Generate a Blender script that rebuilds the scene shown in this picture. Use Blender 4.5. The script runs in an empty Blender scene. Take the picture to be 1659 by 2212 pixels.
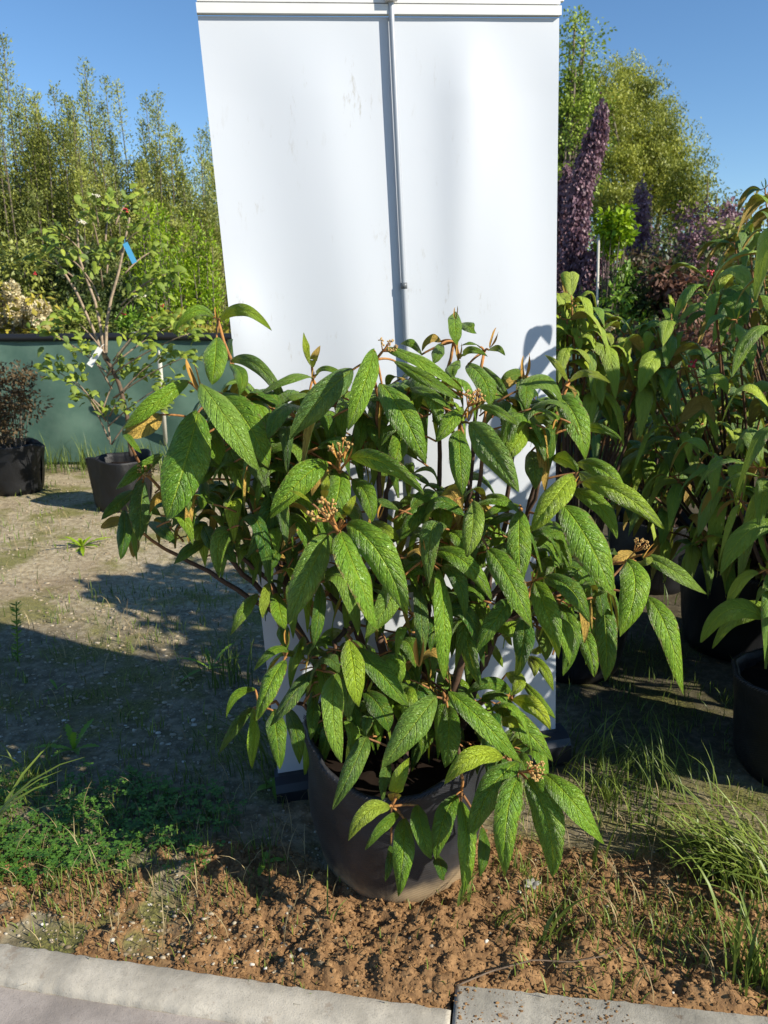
import bpy, bmesh, math, random
import numpy as np
from mathutils import Vector, noise
R = math.radians
SC = bpy.context.scene
COL = SC.collection

# ------------------------------------------------------------------ camera
PITCH = R(15.0); FPX = 1660.0; EYE = np.array([0, 0, 1.5])
cd = bpy.data.cameras.new("camera"); cam = bpy.data.objects.new("camera", cd); COL.objects.link(cam)
cam.location = EYE; cam.rotation_euler = (R(90) - PITCH, 0, 0)
cd.sensor_width = 36; cd.lens = 36 * FPX / 2212; cd.clip_end = 3000; cd.clip_start = .02
cd.dof.use_dof = True; cd.dof.focus_distance = 1.95; cd.dof.aperture_fstop = 7.5
SC.camera = cam

# ------------------------------------------------------------------ light
SUN_EL = R(31); SUN = Vector((.895 * math.cos(SUN_EL), -.446 * math.cos(SUN_EL), math.sin(SUN_EL))).normalized()
w = bpy.data.worlds.new("World"); SC.world = w; w.use_nodes = True
nt = w.node_tree; nt.nodes.clear()
sky = nt.nodes.new("ShaderNodeTexSky"); sky.sky_type = 'NISHITA'; sky.sun_disc = False
sky.sun_elevation = SUN_EL; sky.sun_rotation = math.atan2(SUN.x, SUN.y)
sky.air_density = 1.0; sky.dust_density = 0.0; sky.ozone_density = 4.0; sky.altitude = 300
bg = nt.nodes.new("ShaderNodeBackground"); bg.inputs[1].default_value = .10
wo = nt.nodes.new("ShaderNodeOutputWorld")
hs = nt.nodes.new("ShaderNodeHueSaturation"); hs.inputs['Saturation'].default_value = 1.1; hs.inputs['Value'].default_value = 1.0
nt.links.new(sky.outputs[0], hs.inputs['Color']); nt.links.new(hs.outputs[0], bg.inputs[0]); nt.links.new(bg.outputs[0], wo.inputs[0])
ld = bpy.data.lights.new("sun", 'SUN'); ld.energy = 5.0; ld.angle = R(.5); ld.color = (1, .93, .80)
lo = bpy.data.objects.new("sun", ld); COL.objects.link(lo); lo.rotation_euler = SUN.to_track_quat('Z', 'Y').to_euler()
SC.view_settings.view_transform = 'Standard'; SC.view_settings.look = 'None'
SC.view_settings.exposure = 0.64; SC.view_settings.gamma = 1
SC.cycles.max_bounces = 6; SC.cycles.transparent_max_bounces = 4

# ------------------------------------------------------------------ helpers
cP, sP = math.cos(PITCH), math.sin(PITCH)
def ray(x, y):
    dx = (x - 829.5) / FPX; dy = (1106 - y) / FPX
    return np.array([dx, cP + sP * dy, -sP + cP * dy])
def at(x, y, Y):
    r = ray(x, y); return EYE + r * (Y / r[1])
def gp(x, y, z=0):
    r = ray(x, y); return EYE + r * ((z - 1.5) / r[2])
def scale_at(P):
    d = np.asarray(P) - EYE
    return (d[1] * cP - d[2] * sP) / FPX        # metres per photo unit at P
def nrm(v):
    v = np.asarray(v, float); return v / (np.linalg.norm(v) + 1e-12)

def tag(o, label=None, cat=None, group=None, kind=None):
    if label: o["label"] = label
    if cat: o["category"] = cat
    if group: o["group"] = group
    if kind: o["kind"] = kind
    return o
def empty(name, loc, label, cat, group=None):
    o = bpy.data.objects.new(name, None); COL.objects.link(o); o.location = loc; o.empty_display_size = .05
    return tag(o, label, cat, group)

class MB:
    """collects geometry in world space; build() makes ONE mesh object"""
    def __init__(s): s.v = []; s.f = []; s.uv = []; s.lf = []; s.n = 0
    def add(s, V, Fc, uv=None, lf=(0, 0, 0)):
        V = np.asarray(V, float).reshape(-1, 3); k = len(V)
        s.v.append(V); s.f += [tuple(i + s.n for i in f) for f in Fc]
        s.uv.append(np.zeros((k, 2)) if uv is None else np.asarray(uv, float))
        lf = np.asarray(lf, float)
        s.lf.append(np.tile(lf, (k, 1)) if lf.ndim == 1 else lf)
        s.n += k; return s
    def box(s, c, size, axes=None, lf=(0, 0, 0)):
        c = np.asarray(c, float); ax = np.eye(3) if axes is None else np.asarray(axes, float)
        h = np.asarray(size, float) / 2
        V = [c + ax[0] * h[0] * a + ax[1] * h[1] * b + ax[2] * h[2] * d for d in (-1, 1) for b in (-1, 1) for a in (-1, 1)]
        return s.add(V, [(0, 2, 3, 1), (4, 5, 7, 6), (0, 1, 5, 4), (2, 6, 7, 3), (0, 4, 6, 2), (1, 3, 7, 5)], lf=lf)
    def tube(s, pts, rad, n=7, lf=(0, 0, 0), caps=True):
        pts = np.asarray(pts, float); m = len(pts)
        rad = np.full(m, rad) if np.isscalar(rad) else np.asarray(rad, float)
        T = np.gradient(pts, axis=0); ref = np.array([.31, .17, .93])
        V = []
        for i in range(m):
            t = nrm(T[i]); a = np.cross(t, ref)
            if np.linalg.norm(a) < .05: a = np.cross(t, [1, 0, 0])
            a = nrm(a); b = np.cross(t, a)
            for k in range(n):
                q = 2 * math.pi * k / n; V.append(pts[i] + rad[i] * (a * math.cos(q) + b * math.sin(q)))
        Fc = [(i * n + k, i * n + (k + 1) % n, (i + 1) * n + (k + 1) % n, (i + 1) * n + k) for i in range(m - 1) for k in range(n)]
        if caps: Fc += [tuple(range(n))[::-1], tuple((m - 1) * n + k for k in range(n))]
        lf = np.asarray(lf, float)
        if lf.ndim == 2: lf = np.repeat(lf, n, axis=0)
        return s.add(V, Fc, lf=lf)
    def blob(s, c, r, rng, sub=1, jit=.15, squash=(1, 1, 1), lf=(0, 0, 0)):
        V, Fc = ICO[sub]; V = V * (1 + jit * (rng.random((len(V), 1)) - .5) * 2)
        return s.add(np.asarray(c) + V * r * np.asarray(squash), Fc, lf=lf)
    def build(s, name, mat, parent=None, smooth=True):
        V = np.concatenate(s.v); off = np.zeros(3)
        q = parent
        while q is not None: off = off + np.array(q.location); q = q.parent
        me = bpy.data.meshes.new(name)
        me.from_pydata((V - off).tolist(), [], s.f)
        uv = np.concatenate(s.uv); ul = me.uv_layers.new(name="UVMap")
        idx = np.empty(len(me.loops), dtype=np.int32); me.loops.foreach_get("vertex_index", idx)
        ul.data.foreach_set("uv", uv[idx].astype(np.float32).ravel())
        a = me.attributes.new("lf", 'FLOAT_VECTOR', 'POINT'); a.data.foreach_set("vector", np.concatenate(s.lf).astype(np.float32).ravel())
        me.polygons.foreach_set("use_smooth", np.full(len(me.polygons), smooth))
        if mat is not None: me.materials.append(mat)
        me.update()
        o = bpy.data.objects.new(name, me); COL.objects.link(o)
        if parent is not None:
            o.parent = parent
        return o
def _ico(sub):
    bm = bmesh.new(); bmesh.ops.create_icosphere(bm, subdivisions=sub, radius=1)
    V = np.array([v.co[:] for v in bm.verts]); Fc = [tuple(v.index for v in f.verts) for f in bm.faces]; bm.free(); return V, Fc
ICO = {1: _ico(1), 2: _ico(2)}

def top(name, loc, label, cat, group=None):
    o = empty(name, loc, label, cat, group); bpy.context.view_layer.update(); return o

# ------------------------------------------------------------------ node helpers
SOCK = bpy.types.NodeSocket
class NG:
    def __init__(s, name):
        s.m = bpy.data.materials.new(name); s.m.use_nodes = True; s.t = s.m.node_tree; s.t.nodes.clear()
    def n(s, typ, ins=None, **p):
        nd = s.t.nodes.new(typ)
        for k, v in p.items(): setattr(nd, k, v)
        for k, v in (ins or {}).items():
            sk = nd.inputs[k]
            if isinstance(v, SOCK): s.t.links.new(v, sk)
            else: sk.default_value = v
        return nd
    def ma(s, op, a, b=0.0, c=0.0, clamp=False):
        return s.n("ShaderNodeMath", {0: a, 1: b, 2: c}, operation=op, use_clamp=clamp).outputs[0]
    def mix(s, f, a, b, bt='MIX'):
        a = (*a, 1) if isinstance(a, tuple) and len(a) == 3 else a; b = (*b, 1) if isinstance(b, tuple) and len(b) == 3 else b
        return s.n("ShaderNodeMix", {0: f, 6: a, 7: b}, data_type='RGBA', blend_type=bt).outputs[2]
    def ramp(s, f, stops, interp='LINEAR'):
        nd = s.n("ShaderNodeValToRGB", {0: f}); e = nd.color_ramp.elements; nd.color_ramp.interpolation = interp
        while len(e) < len(stops): e.new(.5)
        for k, (p, c) in enumerate(stops):
            e[k].position = p; e[k].color = (*c, 1) if isinstance(c, tuple) else (c, c, c, 1)
        return nd.outputs[0]
    def sstep(s, x, a, b):
        return s.n("ShaderNodeMapRange", {0: x, 1: a, 2: b, 3: 0.0, 4: 1.0}, interpolation_type='SMOOTHSTEP').outputs[0]
    def noise(s, vec, scale, detail=4, rough=.55, dist=0.0):
        return s.n("ShaderNodeTexNoise", {"Vector": vec, "Scale": scale, "Detail": detail, "Roughness": rough, "Distortion": dist}).outputs[0]
    def pos(s): return s.n("ShaderNodeNewGeometry").outputs["Position"]
    def obj(s): return s.n("ShaderNodeTexCoord").outputs["Object"]
    def lf(s):
        a = s.n("ShaderNodeAttribute", attribute_name="lf"); x = s.n("ShaderNodeSeparateXYZ", {0: a.outputs["Vector"]}); return x.outputs
    def bump(s, h, strength, dist=.01, normal=None):
        d = {"Height": h, "Strength": strength, "Distance": dist}
        if normal is not None: d["Normal"] = normal
        return s.n("ShaderNodeBump", d).outputs[0]
    def bsdf(s, col, rough=.6, spec=.5, normal=None, metal=0.0, **kw):
        d = {"Base Color": (*col, 1) if isinstance(col, tuple) and len(col) == 3 else col, "Roughness": rough, "Specular IOR Level": spec, "Metallic": metal}
        if normal is not None: d["Normal"] = normal
        d.update(kw); return s.n("ShaderNodeBsdfPrincipled", d).outputs[0]
    def done(s, sh):
        o = s.n("ShaderNodeOutputMaterial"); s.t.links.new(sh, o.inputs[0]); return s.m

def leaf_material(name, dark, mid, young, under, rough=.36, nvein=9.0, bumpy=1.0, trans=.16):
    g = NG(name); uvn = g.n("ShaderNodeUVMap", uv_map="UVMap"); sp = g.n("ShaderNodeSeparateXYZ", {0: uvn.outputs[0]})
    u = sp.outputs[0]; vs = g.ma('MULTIPLY_ADD', sp.outputs[1], 2.0, -1.0); v = g.ma('ABSOLUTE', vs)
    tone, seed, _ = g.lf()
    c = g.ma('SUBTRACT', u, g.ma('MULTIPLY', g.ma('POWER', v, 1.2), .20))
    pp = g.ma('PINGPONG', g.ma('ADD', g.ma('MULTIPLY', c, nvein), seed), .5)
    vein = g.sstep(pp, .0, .17)                       # 0 on a side vein
    rib = g.sstep(v, .0, .085)
    warp = g.noise(g.n("ShaderNodeCombineXYZ", {0: u, 1: sp.outputs[1], 2: seed}).outputs[0], 7.0, 2)
    vv = g.n("ShaderNodeCombineXYZ", {0: g.ma('ADD', g.ma('MULTIPLY', c, 54.0), g.ma('MULTIPLY', warp, 4.0)), 1: g.ma('MULTIPLY', sp.outputs[1], 9.5), 2: g.ma('MULTIPLY', seed, 20.0)})
    vo = g.n("ShaderNodeTexVoronoi", {"Vector": vv.outputs[0], "Scale": 1.0}, feature='DISTANCE_TO_EDGE')
    cell = g.sstep(vo.outputs[0], .0, .32)
    h = g.ma('ADD', g.ma('ADD', g.ma('MULTIPLY', vein, .55), g.ma('MULTIPLY', rib, .6)), g.ma('MULTIPLY', cell, .42))
    nb = g.bump(h, 1.0 * bumpy, .0047)
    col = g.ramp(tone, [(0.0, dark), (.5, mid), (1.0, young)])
    big = g.noise(g.n("ShaderNodeCombineXYZ", {0: g.ma('MULTIPLY', u, 3.0), 1: sp.outputs[1], 2: seed}).outputs[0], 2.2, 3)
    col = g.mix(g.ma('MULTIPLY', g.sstep(big, .42, .75), .20), col, young)
    crev = g.ma('MULTIPLY', g.ma('SUBTRACT', 1.0, cell), .14)
    col = g.mix(crev, col, dark)
    veinl = g.ma('MAXIMUM', g.ma('MULTIPLY', g.ma('SUBTRACT', 1.0, rib), .38), g.ma('MULTIPLY', g.ma('SUBTRACT', 1.0, vein), .10))
    col = g.mix(veinl, col, young)
    uc = g.mix(g.ma('MAXIMUM', g.ma('MULTIPLY', g.ma('SUBTRACT', 1.0, rib), .5), g.ma('MULTIPLY', g.ma('SUBTRACT', 1.0, vein), .45)), under, tuple(x * .55 for x in under))
    back = g.n("ShaderNodeNewGeometry").outputs["Backfacing"]
    sp1 = g.noise(g.n("ShaderNodeCombineXYZ", {0: g.ma('MULTIPLY', u, 3.2), 1: sp.outputs[1], 2: g.ma('MULTIPLY', seed, 31.0)}).outputs[0], 5.5, 4, .7)
    worn = g.ma('MULTIPLY', g.sstep(g.ma('ADD', g.ma('ADD', sp1, g.ma('MULTIPLY', g.sstep(v, .72, 1.0), .20)), g.ma('ADD', g.ma('MULTIPLY', g.sstep(u, .9, 1.0), .16), g.ma('MULTIPLY', g.ma('SUBTRACT', seed, .5), .16))), .74, .80), .75)
    col = g.mix(worn, col, (.19, .12, .045))
    col = g.mix(g.ma('MULTIPLY', g.ma('GREATER_THAN', g.ma('FRACT', g.ma('MULTIPLY', seed, 7.0)), .76), .22), col, (.16, .21, .08))
    colf = g.mix(back, col, uc)
    ro = g.ma('ADD', g.ma('MULTIPLY', back, .4), g.ma('ADD', rough, g.ma('MULTIPLY', warp, .14)))
    a = g.bsdf(colf, ro, .5, nb)
    t = g.n("ShaderNodeBsdfTranslucent", {0: g.mix(.5, col, young), "Normal": nb}).outputs[0]
    return g.done(g.n("ShaderNodeMixShader", {0: trans, 1: a, 2: t}).outputs[0])

def foliage_material(name, dark, light, rough=.5, trans=.25, spec=.4):
    g = NG(name); tone, seed, _ = g.lf()
    col = g.mix(g.ma('MULTIPLY', tone, 1.0, clamp=True), dark, light)
    a = g.bsdf(col, rough, spec)
    t = g.n("ShaderNodeBsdfTranslucent", {0: col}).outputs[0]
    return g.done(g.n("ShaderNodeMixShader", {0: trans, 1: a, 2: t}).outputs[0])

def bark_material(name, dark, light, scale=60, rough=.8):
    g = NG(name); tone, seed, _ = g.lf(); n1 = g.noise(g.obj(), scale, 5, .6)
    col = g.mix(tone, dark, light); col = g.mix(g.ma('MULTIPLY', g.sstep(n1, .35, .7), .5), col, tuple(x * .5 for x in dark))
    return g.done(g.bsdf(col, rough, .3, g.bump(n1, .4, .002)))

def plain(name, col, rough=.5, spec=.5, metal=0.0, var=.0, scale=20):
    g = NG(name); c = col
    if var: c = g.mix(g.ma('MULTIPLY', g.noise(g.obj(), scale, 4), var), col, tuple(x * .35 for x in col))
    return g.done(g.bsdf(c, rough, spec, None, metal))

# ------------------------------------------------------------------ materials
M = {}
M['leaf'] = leaf_material("viburnum_leaf", (.036, .125, .014), (.185, .345, .018), (.48, .56, .032), (.58, .38, .075))
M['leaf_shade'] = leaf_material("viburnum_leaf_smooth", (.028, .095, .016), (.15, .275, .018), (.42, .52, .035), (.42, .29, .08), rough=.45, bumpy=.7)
M['stem'] = bark_material("viburnum_stem", (.085, .052, .036), (.46, .21, .06), 120)
M['bud'] = plain("flower_bud", (.52, .33, .12), .85, .2, var=.45, scale=300)
M['newleaf'] = plain("young_leaf_bud", (.46, .25, .055), .8, .2, var=.3, scale=150)
M['floret'] = plain("white_florets", (.75, .70, .55), .7)
M['berry'] = plain("red_berry", (.55, .03, .04), .35)
M['soil'] = plain("potting_soil", (.02, .013, .009), .95, .1, var=.6, scale=90)

def bag_material(k=1.0):
    g = NG("woven_bag"); p = g.obj(); sp = g.n("ShaderNodeSeparateXYZ", {0: p})
    uvn = g.n("ShaderNodeUVMap", uv_map="UVMap")
    us = g.n("ShaderNodeSeparateXYZ", {0: uvn.outputs[0]})
    wv = g.ma('MULTIPLY', g.ma('SINE', g.ma('MULTIPLY', us.outputs[0], 620.0)), g.ma('SINE', g.ma('MULTIPLY', us.outputs[1], 240.0)))
    n1 = g.noise(p, 7, 5); n2 = g.noise(p, 40, 4)
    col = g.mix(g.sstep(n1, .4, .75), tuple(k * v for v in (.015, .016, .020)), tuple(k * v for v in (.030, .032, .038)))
    lim = g.ma('ADD', sp.outputs[2], g.ma('MULTIPLY', g.ma('SUBTRACT', n1, .5), -.16))
    dirt = g.ma('SUBTRACT', 1.0, g.sstep(lim, .03, .085))
    dust = g.ma('MULTIPLY', g.ma('SUBTRACT', 1.0, g.sstep(sp.outputs[2], .02, .22)), g.ma('MULTIPLY', n2, .16 if k == 1 else 0.0))
    col = g.mix(g.ma('ADD', g.ma('MULTIPLY', dirt,   .9 if k == 1 else .0), dust, clamp=True), col, (.30, .22, .13))
    cr = g.noise(g.n("ShaderNodeMapping", {0: p, 3: (1.0, 1.0, .55)}).outputs[0], 11, 3, .5, 1.2)
    h = g.ma('ADD', g.ma('ADD', g.ma('MULTIPLY', wv, .5), g.ma('MULTIPLY', n2, .8)), g.ma('MULTIPLY', cr, 9.0))
    return g.done(g.bsdf(col, .5, .45, g.bump(h, .35, .0016)))
M['bag'] = bag_material(); M['bag_shaded'] = bag_material(.28)  # second bag material carries shade in its colour, a darker copy

# ------------------------------------------------------------------ ground height
def fbm(x, y, s, o=4, H=.8): return noise.fractal(Vector((x * s, y * s, 3.7)), H, 2.0, o)
KA = gp(0, 2045)[:2]; KB = gp(980, 2190)[:2]
KD = (KB - KA) / np.linalg.norm(KB - KA); KN = np.array([-KD[1], KD[0]])       # KN points away from camera
KS = float(np.dot(gp(978, 2160)[:2] - KA, KD))
def kd(x, y):
    s = (x - KA[0]) * KD[0] + (y - KA[1]) * KD[1]; d = (x - KA[0]) * KN[0] + (y - KA[1]) * KN[1]
    return d - (.064 + .046 * (s - KS) if s > KS else 0)
def kd0(x, y): return (x - KA[0]) * KN[0] + (y - KA[1]) * KN[1]                   # distance beyond the kerb's far edge
def sig(t): return 1 / (1 + math.exp(-max(-30, min(30, t))))
def soilness(x, y):
    """1 in the strip of loose dug soil along the kerb"""
    d = kd(x, y); e = .40 + .12 * fbm(x, y, 2.1, 3) + (.10 if x > .1 else 0)
    a = sig((e - d) * 22)
    left = sig((x + .55 + .12 * fbm(x, y, 3.3, 2)) * 14)
    if x < -.75: left = max(left, .9 * sig((d - .17) * 40) * (1 if d < .35 else 0))
    if x < -.45: left = max(left, .85 * sig((fbm(x, y, 4.2, 3) - .24) * 14) * (d < .42))
    return a * left
def gz(x, y):
    if y > 9 or abs(x) > 6: return .0
    s = soilness(x, y) if y < 3 else 0
    z = .012 * fbm(x, y, 1.3, 2) + .006 * fbm(x, y, 9, 3)
    if s > .02:
        z += s * (.020 + .026 * fbm(x, y, 7, 3) + .015 * fbm(x, y, 24, 3) + .009 * fbm(x, y, 60, 3))
    d = kd(x, y)
    if d < .05: z = z * max(0, min(1, (d + .0) / .05)) - (.06 if d < -.012 else 0)
    return z
def G(x, y):
    p = gp(x, y); return np.array([p[0], p[1], gz(p[0], p[1])])

def graded(dense0, dense1, step, lo, hi, grow=1.22):
    a = list(np.arange(dense0, dense1, step)); s = step; x = dense0
    while x > lo: s *= grow; x -= s; a.insert(0, x)
    s = step; x = a[-1]
    while x < hi: s *= grow; x += s; a.append(x)
    return np.array(a)
def build_ground():
    xs = graded(-1.35, 1.35, .0085, -900, 900, 1.09); ys = graded(1.2, 2.35, .0085, -60, 1500, 1.085)
    V = [(x, y, gz(x, y)) for y in ys for x in xs]; nx = len(xs)
    Fc = [(j * nx + i, j * nx + i + 1, (j + 1) * nx + i + 1, (j + 1) * nx + i) for j in range(len(ys) - 1) for i in range(nx - 1)]
    lf = np.array([(soilness(x, y) if 1 < y < 3 and abs(x) < 3 else 0, 0, 0) for x, y, z in V])
    g = NG("ground"); p = g.pos(); so, _, _ = g.lf()
    n1 = g.noise(p, 2.3, 5, .6); n2 = g.noise(p, 26, 5, .65); n3 = g.noise(p, 130, 3, .6); n4 = g.noise(p, .9, 3)
    soil = g.mix(g.sstep(n2, .3, .7), (.150, .082, .036), (.33, .190, .085))
    soil = g.mix(g.ma('MULTIPLY', g.sstep(n3, .45, .7), .5), soil, (.085, .045, .024))
    grav = g.mix(g.sstep(n2, .35, .68), (.25, .20, .12), (.48, .395, .255))
    vo = g.n("ShaderNodeTexVoronoi", {"Vector": p, "Scale": 95.0, "Randomness": 1.0}); sv = g.n("ShaderNodeSeparateColor", {0: vo.outputs[1]})
    peb = g.ma('MULTIPLY', g.ma('GREATER_THAN', sv.outputs[0], .72), g.ma('SUBTRACT', 1.0, g.sstep(vo.outputs[0], .25, .5)))
    grav = g.mix(g.ma('MULTIPLY', peb, .75), grav, (.60, .54, .44))
    moss = g.mix(g.sstep(n3, .35, .65), (.08, .088, .022), (.23, .22, .05))
    base = g.mix(g.ma('MULTIPLY', g.sstep(n1, .47, .62), .8), grav, moss)
    base = g.mix(g.ma('MULTIPLY', g.sstep(n4, .5, .7), .45), base, (.17, .11, .062))
    px_ = g.n("ShaderNodeSeparateXYZ", {0: p}).outputs; shade_tint = g.ma('MULTIPLY', g.sstep(g.ma('ADD', px_[0], g.ma('MULTIPLY', g.ma('SUBTRACT', n1, .5), .6)), .45, .75), g.sstep(px_[1], 2.05, 2.4))
    base = g.mix(g.ma('MULTIPLY', shade_tint, .85), base, (.030, .024, .014))  # dark soil colour at right, deepened to stand in for the shade
    col = g.mix(g.sstep(so, .25, .75), base, soil)
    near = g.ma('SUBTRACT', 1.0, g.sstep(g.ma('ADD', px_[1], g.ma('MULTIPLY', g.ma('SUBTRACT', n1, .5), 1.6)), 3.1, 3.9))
    base = g.mix(g.ma('MULTIPLY', near, .62), base, g.mix(g.sstep(n1, .46, .6), g.mix(g.sstep(n2, .4, .7), (.050, .045, .028), (.15, .13, .085)), g.mix(g.sstep(n3, .4, .65), (.048, .050, .014), (.15, .145, .035))))  # nearer gravel and moss darkened in colour to deepen the shade there
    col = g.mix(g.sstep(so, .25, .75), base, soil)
    far = g.sstep(g.n("ShaderNodeSeparateXYZ", {0: p}).outputs[1], 7.3, 8.2)
    col = g.mix(far, col, (.055, .075, .022))
    h = g.ma('ADD', g.ma('MULTIPLY', n2, .6), g.ma('ADD', g.ma('MULTIPLY', n3, .5), g.ma('MULTIPLY', peb, .5)))
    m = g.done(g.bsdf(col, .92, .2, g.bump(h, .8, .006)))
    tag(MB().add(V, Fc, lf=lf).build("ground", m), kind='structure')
build_ground()

# ------------------------------------------------------------------ kerb stones and pavement
def concrete(name, base, dirt):
    g = NG(name); p = g.obj(); n1 = g.noise(p, 6, 5, .6); n2 = g.noise(p, 45, 5, .7); n3 = g.noise(p, 320, 2)
    col = g.mix(g.sstep(n1, .38, .72), base, tuple(x * .64 for x in base))
    col = g.mix(g.ma('MULTIPLY', g.sstep(n2, .5, .7), .5), col, tuple(x * .55 for x in base))
    col = g.mix(g.ma('MULTIPLY', g.sstep(g.noise(p, 13, 6, .75), .58, .66), dirt), col, (.17, .095, .048))
    col = g.mix(g.ma('MULTIPLY', g.sstep(n3, .58, .70), .55), col, tuple(x * .42 for x in base)); col = g.mix(g.ma('MULTIPLY', g.sstep(g.noise(p, 2.6, 6, .8), .52, .64), .35), col, tuple(x * .5 for x in base))
    return g.done(g.bsdf(col, .88, .25, g.bump(g.ma('ADD', n2, g.ma('MULTIPLY', n3, .4)), .5, .003)))
M['kerb'] = concrete("kerb_concrete", (.50, .455, .375), .35); M['kerb2'] = concrete("soiled_kerb_concrete", (.45, .42, .355), .8)
M['pave'] = concrete("pavement_concrete", (.36, .315, .28), .1)
def kerb(name, s0, s1, d0, d1, ztop, mat, label):
    """a stone of rounded section between stations s0..s1 along the kerb line, d0..d1 across it"""
    rng = np.random.default_rng(int(abs(s0) * 100) + 7); n = max(20, int((s1 - s0) / .012)); sec = [(d1, -.12), (d1, ztop - .006), (d1 - .006, ztop), ((d0 + d1) / 2 + .01, ztop), (d0 + .026, ztop - .001), (d0 + .012, ztop - .005), (d0 + .002, ztop - .016), (d0, -.12)]
    V = []; k = len(sec)
    for i in range(n + 1):
        s = s0 + (s1 - s0) * i / n
        for j, (d, z) in enumerate(sec):
            q = KA + KD * s + KN * (d + (.046 * (s - SJ) if s0 > SJ else 0) + .0036 * fbm(s * 3, d, 18, 3)); V.append((q[0], q[1], z + .0016 * fbm(s, d * 4 + j, 14, 3)))
    Fc = [(i * k + j, i * k + j + 1, (i + 1) * k + j + 1, (i + 1) * k + j) for i in range(n) for j in range(k - 1)]
    Fc += [tuple(range(k))[::-1], tuple(n * k + j for j in range(k))]
    c = KA + KD * (s0 + s1) / 2; r = top("kerb_stone", (c[0], c[1], 0), label, "kerb")
    MB().add(V, Fc).build("block", mat, r)
SJ = float(np.dot(gp(978, 2160)[:2] - KA, KD))
kerb("kerb_stone", -1.2, SJ - .001, -.098, 0, .016, M['kerb'], "long clean concrete kerb stone edging the soil along the pavement")
kerb("kerb_stone", SJ + .004, 2.4, -.24, .068, .014, M['kerb2'], "soil-strewn concrete kerb stone set back beside the long clean one")
q = [KA + KD * -6 + KN * -.098, KA + KD * 6 + KN * -.098, KA + KD * 6 + KN * -4, KA + KD * -6 + KN * -4]
V = [(*p, z) for z in (-.006, -.12) for p in q]
tag(MB().add(V, [(0, 3, 2, 1), (0, 1, 5, 4)]).build("pavement", M['pave'], smooth=False), kind='structure')

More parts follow.
